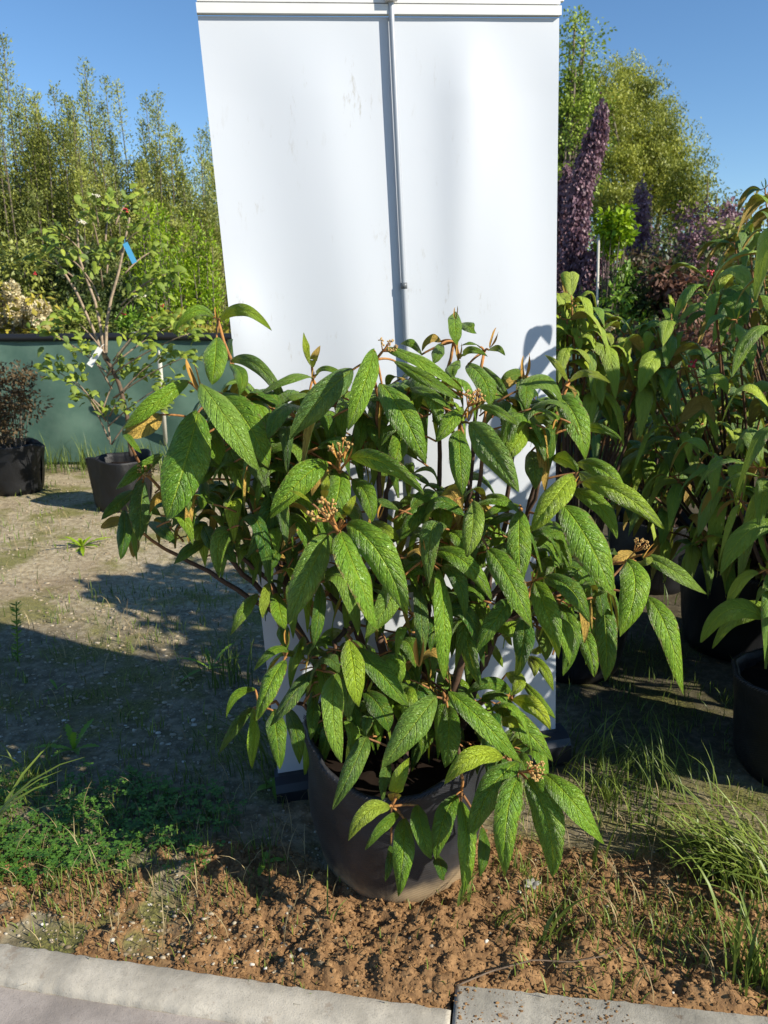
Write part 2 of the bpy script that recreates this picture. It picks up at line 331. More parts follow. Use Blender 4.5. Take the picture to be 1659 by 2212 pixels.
# ------------------------------------------------------------------ banner stand seen from behind
BY, BL = .19275, .0564; BO = np.array([.1219, 2.2337, .0900]); BW, BH = .936, 2.1524
bu0 = np.array([math.cos(BY), math.sin(BY), 0]); bz = np.array([0, 0, 1.]); bn = np.array([math.sin(BY), -math.cos(BY), 0])   # bn: towards the viewer
bu = bu0 * math.cos(BL) + bz * math.sin(BL); bv = bz * math.cos(BL) - bu0 * math.sin(BL)
def bpt(a, b, d=0): return BO + bu * a + bv * b + bn * d
def banner():
    root = top("banner_stand", BO - np.array([0, 0, .09]), "tall white roll-up banner seen from its back, a pole up its middle", "banner")
    rng = np.random.default_rng(3)
    g = NG("banner_sheet"); p = g.obj(); n1 = g.noise(p, 5, 4); n2 = g.noise(p, 38, 5, .7); n3 = g.noise(p, 150, 3, .7)
    stretch = g.n("ShaderNodeMapping", {0: p, 3: (3.0, 3.0, .8)}).outputs[0]
    sm = g.ma('MULTIPLY', g.sstep(g.noise(p, 2.3, 3), .48, .62), g.sstep(g.noise(stretch, 12, 5, .75), .57, .70))
    col = g.mix(g.ma('MULTIPLY', sm, .55), (.525, .555, .60), (.30, .27, .22))
    col = g.mix(g.ma('MULTIPLY', g.sstep(n1, .4, .7), .06), col, (.6, .6, .6))
    sheet = g.done(g.bsdf(col, .42, .4, g.bump(n1, .05, .01)))
    nx, ny = 60, 130; V = []
    for j in range(ny + 1):
        for i in range(nx + 1):
            a = (i / nx - .5) * BW; b = j / ny * (BH - .03)
            t = j / ny
            d = .006 * math.sin(7 * a + 1.2) * math.sin(3 * t + .4) + .0035 * math.sin(16 * a + 5 * t)
            d += .010 * math.exp(-((a + BW / 2) / .07) ** 2) * math.exp(-((t - .66) / .05) ** 2) - .007 * math.exp(-((a - .1) / .05) ** 2) * math.exp(-((t - .57) / .03) ** 2)
            d += .006 * math.exp(-((a - .22 + .16 * (1 - t)) / .06) ** 2) * t
            d *= 1.3 * min(1, (1 - t) * 12, t * 12) * (1 - .85 * math.exp(-((a - .012) / .07) ** 2)) * min(1, .35 + abs(a) * 4); V.append(bpt(a, b, d))
    W = nx + 1; Fc = [(j * W + i, j * W + i + 1, (j + 1) * W + i + 1, (j + 1) * W + i) for j in range(ny) for i in range(nx)]
    mb = MB().add(V, Fc); Vb = np.array(V) - bn * .0012; mb.add(Vb, [f[::-1] for f in Fc])
    mb.build("sheet", sheet, root)
    alu = plain("painted_aluminium", (.70, .70, .68), .35, .5, .0, .25, 9); steel = plain("steel_pole", (.36, .385, .42), .38, .5, .15)
    ax = [bu, bn, bv]
    m = MB(); m.box(bpt(0, BH + .0225, .006), (BW + .016, .013, .034), ax); m.box(bpt(0, BH + .004, .000), (BW - .004, .026, .012), ax)
    m.box(bpt(0, BH - .016, .005), (BW + .002, .018, .022), ax)
    m.build("top_rail", alu, root, False)
    m = MB(); s = .0135
    for (b0, b1, r) in ((-.03, .74, .0088), (.74, 1.47, .0080), (1.47, BH + .022, .0074)):
        m.tube([bpt(.012, b0 + (b1 - b0) * i / 10, s) for i in range(11)], r, 16, caps=False)
    po = m.build("support_pole", steel, root)
    pj = plain("pole_joint", (.12, .13, .14), .4)
    for b0 in (.74, 1.47): MB().tube([bpt(.012, b0 - .012, s), bpt(.012, b0 + .004, s)], .0092, 14).build("pole_joint", pj, po)
    m = MB(); m.box(bpt(.012, BH + .012, .026), (.03, .018, .026), ax); m.build("pole_hook", alu, root, False)
    black = plain("black_cassette", (.018, .019, .025), .42, .5, 0, .4, 30)
    m = MB(); prof = [(-.05, -.105), (.055, -.105), (.062, -.09), (.062, -.03), (.05, -.008), (.02, .002), (-.03, .002), (-.05, -.01)]
    V = [bpt(e, z, d) for e in (-BW / 2 - .012, BW / 2 + .03) for d, z in prof]; k = len(prof)
    m.add(V, [(j, (j + 1) % k, k + (j + 1) % k, k + j) for j in range(k)] + [tuple(range(k))[::-1], tuple(range(k, 2 * k))])
    m.build("base_cassette", black, root, False)
    m = MB(); m.box(bpt(-.245, .235, .004), (.026, .002, .040), ax); st = m.build("sticker", plain("sticker_paper", (.8, .8, .78), .5), root, False)
    m = MB(); z = .221
    for k, t in enumerate((3, 1, 2, 1, 1, 3, 1, 2, 2, 1, 1, 3)):
        m.box(bpt(-.245, z + t * .0006, .0058), (.015, .0012, t * .0010), ax); z += (t + 1.4) * .0010
    m.build("barcode", plain("print_black", (.02, .02, .02), .6), st, False)
banner()

# ------------------------------------------------------------------ viburnum leaves
def leaf_geo(B, Mi, T, width, face, roll=0., twist=0., nu=26, nv=10, tone=.3, seed=0., rng=None, cup=1.0):
    B, Mi, T = (np.asarray(x, float) for x in (B, Mi, T)); C = 2 * Mi - .5 * (B + T)
    u = np.linspace(0, 1, nu + 1); L = np.linalg.norm(Mi - B) + np.linalg.norm(T - Mi)
    P = ((1 - u) ** 2)[:, None] * B + (2 * u * (1 - u))[:, None] * C + (u ** 2)[:, None] * T
    D = np.gradient(P, axis=0); D /= np.linalg.norm(D, axis=1)[:, None] + 1e-9
    prof = (u + .004) ** .62 * (1.0 - u) ** .80; prof = prof / prof.max() * width / 2; prof = np.maximum(prof, width * .012)
    v = np.linspace(-1, 1, nv + 1); av = np.abs(v)
    ph = rng.random(4) * 6.28 if rng is not None else np.zeros(4)
    fold = .34 + (.18 * (rng.random() - .5) if rng is not None else 0)
    V = np.empty((nu + 1, nv + 1, 3)); face = np.asarray(face, float)
    for i in range(nu + 1):
        t = D[i]; N = face - t * np.dot(face, t)
        if np.linalg.norm(N) < .15: N = np.array([0, 0, 1.]) - t * t[2]
        N = nrm(N); r = roll + twist * u[i] ** 2
        Wd = np.cross(t, N)
        N2 = N * math.cos(r) + Wd * math.sin(r); W2 = np.cross(t, N2)
        h = prof[i] * cup * (fold * 1.5 * av - fold * 1.9 * av ** 2)
        vv = np.cos(2 * np.pi * (9 * (u[i] - .20 * av ** 1.2) + seed)) * (1 - av ** 3)
        h = h - .030 * width * .5 * vv * min(1, 6 * u[i] * (1 - u[i])) * np.minimum(1, av * 4)
        h = h + .055 * width * av ** 2 * np.where(v < 0, np.sin(9 * u[i] + ph[0]), np.sin(8 * u[i] + ph[1])) + .03 * width * v * math.sin(5 * u[i] + ph[2])
        wv = prof[i] * (1 + .05 * np.where(v < 0, np.sin(13 * u[i] + ph[3]), np.sin(12 * u[i] + ph[2])))
        V[i] = P[i] + np.outer(v * wv, W2) + np.outer(h, N2)
    k = nv + 1
    Fc = [(i * k + j, (i + 1) * k + j, (i + 1) * k + j + 1, i * k + j + 1) for i in range(nu) for j in range(nv)]
    # orient so that the upper side is the front of each face
    a, b, c = V[2, 3], V[3, 3], V[2, 4]; nn = np.cross(b - a, c - a)
    tN = D[2]; N = face - tN * np.dot(face, tN)
    if np.linalg.norm(N) < .15: N = np.array([0, 0, 1.]) - tN * tN[2]
    N = nrm(N); r0 = roll + twist * u[2] ** 2; N2 = N * math.cos(r0) + np.cross(tN, N) * math.sin(r0)
    if np.dot(nn, N2) < 0: Fc = [f[::-1] for f in Fc]
    uv = np.stack(np.meshgrid(u, v * .5 + .5, indexing='ij'), -1).reshape(-1, 2)
    return V.reshape(-1, 3), Fc, uv, (tone, seed, L)

# leaves of the big shrub: zone of the photo, base, middle and tip of the midrib, width, depth layer, tone, roll, twist
Z = {'A': (166., 608.3, .2333), 'B': (497.7, 691.3, .2333), 'C': (829.5, 636., .2333), 'D': (940., 940., .3333), 'E': (497.7, 1050.7, .2667),
     'F': (470., 1327., .3), 'G': (829.5, 1327., .3333), 'H': (221.2, 608.3, .3333), 'J': (1106., 497.7, .3333), 'K': (1161., 1050.7, .3)}
LEAVES = """
A 1270 340 1090 275 893 490 95 3 .5 -25
A 1325 370 1540 262 1804 454 110 3 .62 20
A 1295 512 1280 730 1255 955 225 2.6 .4
A 1400 540 1405 640 1395 740 80 4 .3 60
A 1420 760 1525 870 1500 1058 135 2.8 .35
B 10 385 270 440 555 855 125 3 .15 20
A 1035 920 730 1120 418 1372 160 2.6 .5 -20 10
A 770 1228 600 1360 425 1388 190 2.66 .9 180 0
A 424 1378 500 1470 596 1588 75 2.6 .5 -10 0
A 1150 945 1400 1290 1687 1751 300 2.0 .48
A 1340 1030 1590 1330 1775 1720 310 2.5 .33
H 620 845 530 1200 415 1545 300 2.0 .22
A 1225 1310 1280 1500 1325 1702 200 2.7 .42
A 1390 1470 1480 1710 1595 1945 250 3 .62
H 265 1285 250 1480 240 1680 165 2.8 .02
H 395 1118 235 1225 88 1345 75 3 .25 -30
H 205 1355 100 1440 -8 1545 80 3.1 .05 -20
H 145 1482 140 1640 120 1800 100 2.9 .05
H 200 1605 205 1700 200 1790 75 3.5 .1 180
H 130 1540 60 1560 -10 1600 70 3.4 .1 165
H 655 1280 655 1380 640 1480 85 3 .4
H 745 1170 690 1240 615 1320 70 3.2 .25
H 560 1385 510 1480 450 1595 100 3.2 .1
H 300 1555 390 1610 475 1702 90 3.1 .03
B 850 1165 710 1190 555 1315 150 3.6 .08
H 1010 1330 890 1390 770 1460 85 3.4 .05
H 660 1585 690 1660 730 1748 105 3.2 .12
H 740 1685 800 1740 868 1825 95 3.1 .08
H 890 1545 820 1590 745 1632 60 3.5 .05
H 665 1680 560 1740 462 1830 85 3 .1
H 1140 1310 1085 1500 940 1785 150 2.6 .03
B 752 430 710 270 680 112 85 3.1 .85
B 757 440 780 340 832 236 72 3 .8 175
B 765 538 560 535 256 708 125 2.8 .42
B 780 535 900 445 1140 592 70 3.2 .42
B 735 685 600 705 466 765 80 2.9 .3
B 1138 455 840 730 548 1112 270 2.0 .10
B 1335 275 1232 620 1083 1028 215 1.4 .5
B 1110 660 1030 860 1060 1110 140 2.8 .38
B 1205 785 1215 1000 1160 1245 150 3 .27
B 1395 588 1600 880 1812 1333 290 2.1 .32
B 1258 705 1340 800 1365 965 135 2.9 .1
B 900 1310 630 1500 373 1835 270 1.6 .37
B 1115 1280 1430 1330 1790 1612 205 1.6 .38
B 945 1365 830 1450 752 1635 95 2 .5 170
B 1010 1395 1000 1600 900 1950 235 2.2 .37
B 1125 1478 1260 1620 1312 1872 190 2.2 .36
B 760 1702 660 1620 538 1578 50 1.2 .9
B 865 1650 880 1540 905 1438 85 1.3 .85
B 1025 1850 1090 1740 1162 1622 90 1.2 .9
B 1055 1865 1010 1800 940 1785 50 1.2 .9
B 648 912 510 970 352 1068 80 3 .25
B 470 830 330 770 128 805 60 4.8 .75
B 480 832 340 840 210 860 60 4.6 .7
B 500 825 590 765 690 762 50 4.6 .7
B 400 1185 470 1320 480 1490 190 3.2 .15
B 640 1010 540 1030 430 1100 90 4 .4
B 1000 960 950 980 910 1060 90 4 .3
B 1645 1740 1520 1715 1398 1755 85 4 .08
B 1390 1785 1450 1810 1525 1885 60 3.6 .75
C 655 165 660 310 680 475 148 2.8 .42
C 722 265 780 290 858 360 125 3.1 .45 15 -70
C 20 492 340 620 738 890 175 1.8 .52
C 92 612 400 790 716 978 120 2.2 .36
C 352 562 270 455 150 460 95 3.2 .32
C 532 455 500 540 462 645 120 3 .3
C 530 440 430 410 352 525 80 3.3 .5 150
C 692 608 630 690 655 775 140 2.8 .38
C 700 598 800 512 962 578 75 2.9 .42
C 892 492 810 450 698 482 55 3.1 .35
C 962 515 1050 498 1122 568 65 3 .38
C 770 648 930 800 985 1040 230 2.8 .32
C 895 668 1040 810 1165 990 95 3.3 .28
C 228 870 440 920 632 1065 115 2.3 .3
C 212 930 410 990 538 1195 95 2.5 .12 40
C 722 1038 610 1180 478 1368 170 2 .48
C 878 1030 1050 1080 1238 1218 100 2 .42
C 788 1188 990 1440 1248 1830 290 1.6 .28
C 690 1258 705 1500 725 1865 230 2 .27
C 1335 1235 1240 1350 1148 1525 200 2.4 .62
C 1312 765 1318 900 1310 1090 150 2.8 .32
C 1295 765 1190 745 1072 835 100 3.1 .4 -30
C 1230 790 1160 820 1085 900 90 3.3 .4 170
C 1398 800 1520 890 1645 1090 115 3.2 .35
C 1295 1085 1160 1055 1055 1118 120 3 .12
C 1508 1288 1525 1430 1508 1615 150 2.9 .42
C 1362 1445 1390 1600 1400 1805 180 2.7 .17
D 758 145 850 165 922 242 110 2.6 .45
C 190 1255 140 1400 95 1605 200 2.4 .42
C 1358 1190 1490 1150 1660 1262 85 2.8 .37
C 990 1240 1040 1290 1090 1370 110 3.6 .62
C 520 1110 620 1110 640 1030 90 4 .15
J 365 978 300 880 213 806 48 3 .9
J 370 982 490 925 642 994 52 3 .9
J 310 1078 420 1230 476 1485 185 2.7 .42
J 400 1290 560 1282 712 1362 68 2.7 .37
J 345 1005 390 1030 408 1095 75 3.2 .4 150
D 897 262 770 410 622 625 185 1.8 .7
D 922 182 1090 230 1262 412 125 2.6 .5
D 950 300 1210 380 1482 608 140 2.2 .66 12
D 882 362 1070 460 1180 670 115 2.5 .5
D 930 238 1020 330 1085 455 110 3.2 .36
D 830 455 1000 700 1154 1044 270 1.7 .36
D 545 488 545 710 556 975 165 2 .37
D 240 425 245 590 204 790 150 1.6 .58
D 300 415 400 405 515 455 70 2.6 .5
D 548 458 420 470 315 530 70 2.4 .5
D 345 738 480 930 628 1250 185 1.6 .37
D -30 745 190 820 368 1070 130 2 .4
D 640 945 725 1150 800 1445 170 2 .42
D 698 928 870 990 1002 1215 145 2 .17
D 1240 812 1295 1000 1198 1308 205 1.9 .5
K 750 488 970 600 1218 775 125 2.3 .55
K 790 795 940 1050 1052 1505 180 2.4 .5
K 705 490 610 510 525 570 100 2.9 .7 175
K 705 540 770 540 836 508 75 2.5 .8
D 812 1095 880 1300 830 1560 130 2.5 .2
D 930 1195 1000 1390 1032 1565 110 2.8 .35
D 1085 1040 1110 1330 1102 1595 150 2.9 .17
D 990 865 1060 1020 1082 1175 120 3.1 .1
D 572 1145 570 1350 520 1565 150 2 .06
D 505 1055 400 1180 258 1415 130 2.4 .17
D 205 1165 215 1380 290 1625 150 2.4 .13
D 30 870 60 1220 58 1585 165 1.6 .42
D 40 845 150 940 192 1185 112 2.1 .12
D 722 542 710 630 658 725 110 2.9 .5
D 758 560 810 700 882 878 95 3 .4 35
D 620 825 670 870 692 935 75 3.2 .62
D 660 1245 700 1340 722 1460 80 3.7 .62
D 1105 740 1140 750 1185 772 55 3 .15
D 80 625 150 660 222 785 125 2.4 .42
D 420 1255 460 1300 497 1365 52 4.4 .8
D 358 1335 400 1420 442 1505 55 4.4 .6
D 602 1438 700 1510 766 1660 75 4.2 .65
D 600 1448 640 1490 642 1565 65 4.1 .85
D 610 1400 660 1390 700 1402 70 4.2 .8
E 790 385 640 700 463 1115 265 1.5 .32
E 890 370 1030 720 1202 1175 310 1.0 .37
E 950 298 1215 560 1432 1045 285 1.4 .37
E 1352 775 1270 960 1092 1235 205 2 .47
E 732 790 715 1050 668 1305 115 2.6 .15
E 382 868 400 1000 440 1160 160 2.7 .5
E 420 1100 430 1200 462 1325 110 2.9 .35
E 322 788 280 910 264 1075 100 2.5 .75
E 212 868 120 990 -2 1205 115 2.7 .52
E 605 288 500 360 412 515 70 2.3 .6 160
E 432 408 360 560 278 735 110 2.6 .1
E 1150 283 1260 350 1372 438 110 2.8 .66
E 1602 55 1510 220 1373 455 160 2.9 .17
E 1408 578 1470 690 1512 832 85 2.8 .5
F 945 186 985 420 1015 665 182 1.5 .66
F 1020 238 1180 430 1378 675 170 2 .27
F 855 425 830 700 892 1068 180 1.4 .5
F 482 328 370 520 283 765 160 1.9 .42
F 512 263 400 260 262 405 85 2.1 .3
F 278 538 140 580 63 748 66 2.4 .36
F 265 675 265 880 247 1115 118 1.9 .58
F 400 688 425 860 450 1115 150 2.3 .22
F 500 688 565 850 592 1078 122 2.6 .12
F 252 678 140 800 8 1005 85 2.5 .12
F 682 398 540 580 383 805 130 2.4 .06
F 732 408 630 520 548 655 66 2.6 .05
F 788 288 690 250 608 295 110 2.8 .04
F 725 330 810 320 892 430 120 2.5 .12
F 692 555 690 720 668 905 105 2.8 .1
F 980 598 985 760 985 930 110 2.6 .22
F 1060 558 1170 670 1242 845 170 2.3 .12
F 1072 880 985 1080 828 1408 150 1.7 .17
F 1577 588 1395 820 1188 1108 220 1.2 .32
F 1268 1352 1300 1200 1382 1032 118 1.2 .7
F 1242 1050 1210 1180 1190 1352 110 2 .15
F 622 158 590 280 525 418 76 2.9 .6
F 1352 328 1400 420 1402 525 110 3.6 .62
F 1290 130 1240 190 1260 240 70 3.4 .6
F 900 120 850 170 860 240 90 3.6 .4
E 1390 1145 1390 1330 1330 1535 135 2.7 .17
E 1505 795 1550 1100 1530 1485 130 2.3 .05
G 420 498 645 700 892 965 165 1.5 .37
G 412 598 420 790 400 992 170 1.9 .27
G 830 558 970 600 1078 748 115 2.7 .9
G 832 520 690 445 528 522 90 2.4 .17
G 720 578 910 740 1094 955 155 2.8 .37
G 888 428 1010 560 1112 678 62 3.6 .55
G 738 690 810 690 882 735 90 2.3 .92
G 772 928 570 930 393 1102 135 1 .8
G 872 958 690 1140 548 1475 180 1 .22
G 872 1058 800 1290 780 1705 185 .6 .32
G 930 1068 1060 1340 1092 1705 225 .6 .32
G 1050 1038 1230 1220 1428 1490 190 .7 .46
G 472 1168 380 1350 338 1585 150 1.1 .22
G 220 1232 245 1400 306 1588 132 1.1 .27
G 132 1318 125 1540 93 1828 150 1 .33
G 497 1208 540 1480 514 1825 130 .8 .46
G 642 1378 650 1530 620 1705 92 1.5 .17
G 350 1555 370 1640 388 1725 95 1.5 .06
G 45 1495 40 1600 8 1735 60 1.4 .06
G 40 1248 -100 1275 -232 1468 120 .8 .8
G 105 1278 0 1370 -122 1525 75 1.1 .3
G 612 780 650 830 640 900 60 2.6 .5
G 822 860 930 790 1082 795 80 3 .5
G 990 88 1050 190 1047 298 85 3.6 .5
G 790 385 870 430 828 525 105 2.6 .75
G 120 300 160 380 190 470 110 3.6 .6
G 300 290 360 350 470 430 80 3.4 .5
"""
PY = 1.87
def layerY(L): return PY - .50 + .15 * L
STEMY, SOILZ = 1.90, .36
def px(zone, x, y):
    a, b, k = Z[zone]; return a + x * k, b + y * k
def traced():
    rng = np.random.default_rng(11); out = []
    for ln in LEAVES.strip().splitlines():
        q = ln.split(); z = q[0]; f = [float(t) for t in q[1:]]
        bx, by = px(z, f[0], f[1]); mx, my = px(z, f[2], f[3]); tx, ty = px(z, f[4], f[5]); k = Z[z][2]
        L, tone = f[7], f[8]; roll = R(f[9]) if len(f) > 9 else R(rng.normal(0, 16)); tw = R(f[10]) if len(f) > 10 else R(rng.normal(0, 20))
        Y = layerY(L) + rng.normal(0, .015)
        drop = max(-.6, min(1, (ty - by) / (math.hypot(tx - bx, ty - by) + 1e-6)))
        B = at(bx, by, Y + .045); Mi = at(mx, my, Y - .03); T = at(tx, ty, Y - .015 - .03 * drop)
        w = f[6] * k * scale_at(Mi) * .95
        if abs(f[9] if len(f) > 9 else 0) in range(10, 61): w /= math.cos(roll)
        face = nrm(nrm(EYE - Mi) + np.array([.10, 0, .30]))
        out.append(dict(B=B, M=Mi, T=T, w=w, tone=tone, roll=roll, tw=tw, face=face, size=w * np.linalg.norm(T - B), seed=rng.random(), under=abs(math.cos(roll) + 1) < .5))
    return out

NODES = """471 692 3|433 849 2.6|676 820 3|813 777 1.9|980 738 3|1046 760 3|1133 816 2.9|1229 826 3|993 914 2.1|733 1018 1.8|730 1149 1.3|1196 938 2.7
1237 1057 2.1|1350 1215 2.2|1127 1100 2.3|1015 1083 2|1153 1257 2.2|1118 1667 1.2|997 1712 1.3|846 1743 1.0|963 1514 1.7|1103 1514 2.8|618 1420 2.1|560 1530 2.2
311 1020 3|914 1211 2|607 900 4.4|290 1145 3.2|425 905 2.7|700 1290 2.6|755 1385 1.9|550 970 3.2|1300 1270 2.6|870 890 2.6|1050 880 2.4|700 1450 2|1200 1390 2.9|420 1180 3.1"""

def curve(P0, P1, bend, n=12):
    P0, P1 = np.asarray(P0, float), np.asarray(P1, float); C = P0 * .45 + P1 * .55 + np.asarray(bend)
    t = np.linspace(0, 1, n)[:, None]; return (1 - t) ** 2 * P0 + 2 * t * (1 - t) * C + t ** 2 * P1

def grow_bag(root, c, r0, r1, h, seed, mat=None, dent=1.0):
    """sagging woven fabric bag with a folded rim, plus its soil"""
    rng = np.random.default_rng(seed); n = 72; ph = rng.random(6) * 6.28; rows = 26; V = []; UV = []
    def rad(t, a):
        r = r0 + (r1 - r0) * (t ** .8)
        r *= 1 + dent * (.020 * math.sin(2 * a + ph[0]) + .028 * t * math.sin(3 * a + ph[1]) + .012 * math.sin(5 * a + ph[2] + 4 * t) + .014 * math.sin(6.3 * t + ph[3]) * math.sin(a + ph[4]))
        r += dent * ((.016 if seed == 5 else .011) * fbm(a * .9 + seed, t * .7, 1.6, 3) * min(1, t * 3) + .007 * fbm(a * 2.2, t * 1.1 + seed, 2.4, 3) * t)
        if t < .12: r *= .93 + .07 * math.sin(t / .12 * 1.57)
        return r
    def zed(t, a): return h * t * (1 + dent * t * ((.10 * math.exp(-((a - 3.3) / .5) ** 2) - .10 * math.exp(-((a - 4.3) / .6) ** 2) if seed == 5 else .05 * math.sin(2 * a + ph[5])) + .025 * math.sin(4 * a + ph[1])))
    prof = [(i / rows, 0) for i in range(rows + 1)] + [(1.012, .006), (1.0, .014), (.93, .018), (.72, .020)]
    for t, inn in prof:
        for k in range(n + 1):
            a = 2 * math.pi * k / n; r = rad(min(t, 1), a) - inn
            V.append((c[0] + r * math.cos(a), c[1] + r * math.sin(a), c[2] + zed(t, a))); UV.append((a * .25, t * h * 4))
    W = n + 1; Fc = [(i * W + k, i * W + k + 1, (i + 1) * W + k + 1, (i + 1) * W + k) for i in range(len(prof) - 1) for k in range(n)]
    bag = MB().add(V, Fc, UV).build("grow_bag", mat or (M['bag'] if seed == 5 else M['bag_shaded']), root)
    m = MB()                                                       # stitched hem along the rim
    for k in range(0, 144):
        a = 2 * math.pi * k / 144; r = rad(1, a) + .002; z = c[2] + zed(.985, a)
        p = np.array([c[0] + r * math.cos(a), c[1] + r * math.sin(a), z]); tdir = np.array([-math.sin(a), math.cos(a), .5])
        m.tube([p - tdir * .005, p + tdir * .005 + np.array([0, 0, .006])], .0012, 4)
    m.build("stitching", plain("hem_thread", (.05, .05, .06), .7), bag)
    m = MB(); V = [(c[0], c[1], c[2] + h * .86)]; Fc = []
    for q in range(1, 7):
        for k in range(48):
            a = 2 * math.pi * k / 48; r = (rad(.85, a) - .016) * q / 6
            x, y = c[0] + r * math.cos(a), c[1] + r * math.sin(a); V.append((x, y, c[2] + h * .82 + .02 * fbm(x, y, 18, 3)))
    Fc = [(0, 1 + k, 1 + (k + 1) % 48) for k in range(48)] + [(1 + (q - 1) * 48 + k, 1 + q * 48 + k, 1 + q * 48 + (k + 1) % 48, 1 + (q - 1) * 48 + (k + 1) % 48) for q in range(1, 6) for k in range(48)]
    m.add(V, Fc).build("potting_soil", M['soil'], root)
    return bag

def flower_cluster(root, P, size, rng, base=None):
    """flat-topped head of felted buds on forked stalks"""
    P = np.asarray(P, float); base = P - np.array([0, 0, size * 1.1]) if base is None else np.asarray(base)
    m = MB(); b = MB(); ax = nrm(P - base); e1 = nrm(np.cross(ax, [.2, 1, .1])); e2 = np.cross(ax, e1)
    hub = base + (P - base) * .5
    m.tube(curve(base, hub, (0, 0, 0), 4), size * .075, 6, (1, 0, 0))
    for k in range(7):
        a = k * 6.283 / 7 + rng.random() * .4; rr = size * (.62 if k < 6 else .1) * (.8 + .3 * rng.random())
        q = P + (e1 * math.cos(a) + e2 * math.sin(a)) * rr - ax * size * .12 * rng.random()
        m.tube(curve(hub, q, ax * -.1 * size, 5), np.linspace(size * .055, size * .04, 5), 5, (1, 0, 0))
        for j in range(7):
            d = nrm(rng.normal(0, 1, 3) + ax * .8); s2 = q + d * size * (.13 + .10 * rng.random())
            m.tube([q, s2], size * .02, 4, (1, 0, 0)); b.blob(s2, size * (.058 + .03 * rng.random()), rng, 1, .12)
    st = m.build("flower_cluster", M['stem'], root); b.build("flower_bud", M['bud'], st)

def bud_pair(mb, P, d, L, rng, spread=.16, tone=.8):
    d = nrm(d); s = nrm(np.cross(d, [.3, 1, .2]))
    for sg in (-1, 1):
        T = P + d * L * (.85 + .3 * rng.random()) + s * sg * L * spread
        mb.add(*leaf_geo(P, (P + T) / 2 + s * sg * L * spread * .5, T, L * .20, s * sg * -1 + np.array([0, -.5, .2]), nu=10, nv=4, tone=tone, seed=rng.random(), rng=rng, cup=2.2)[:3], lf=(tone, 0, 0))

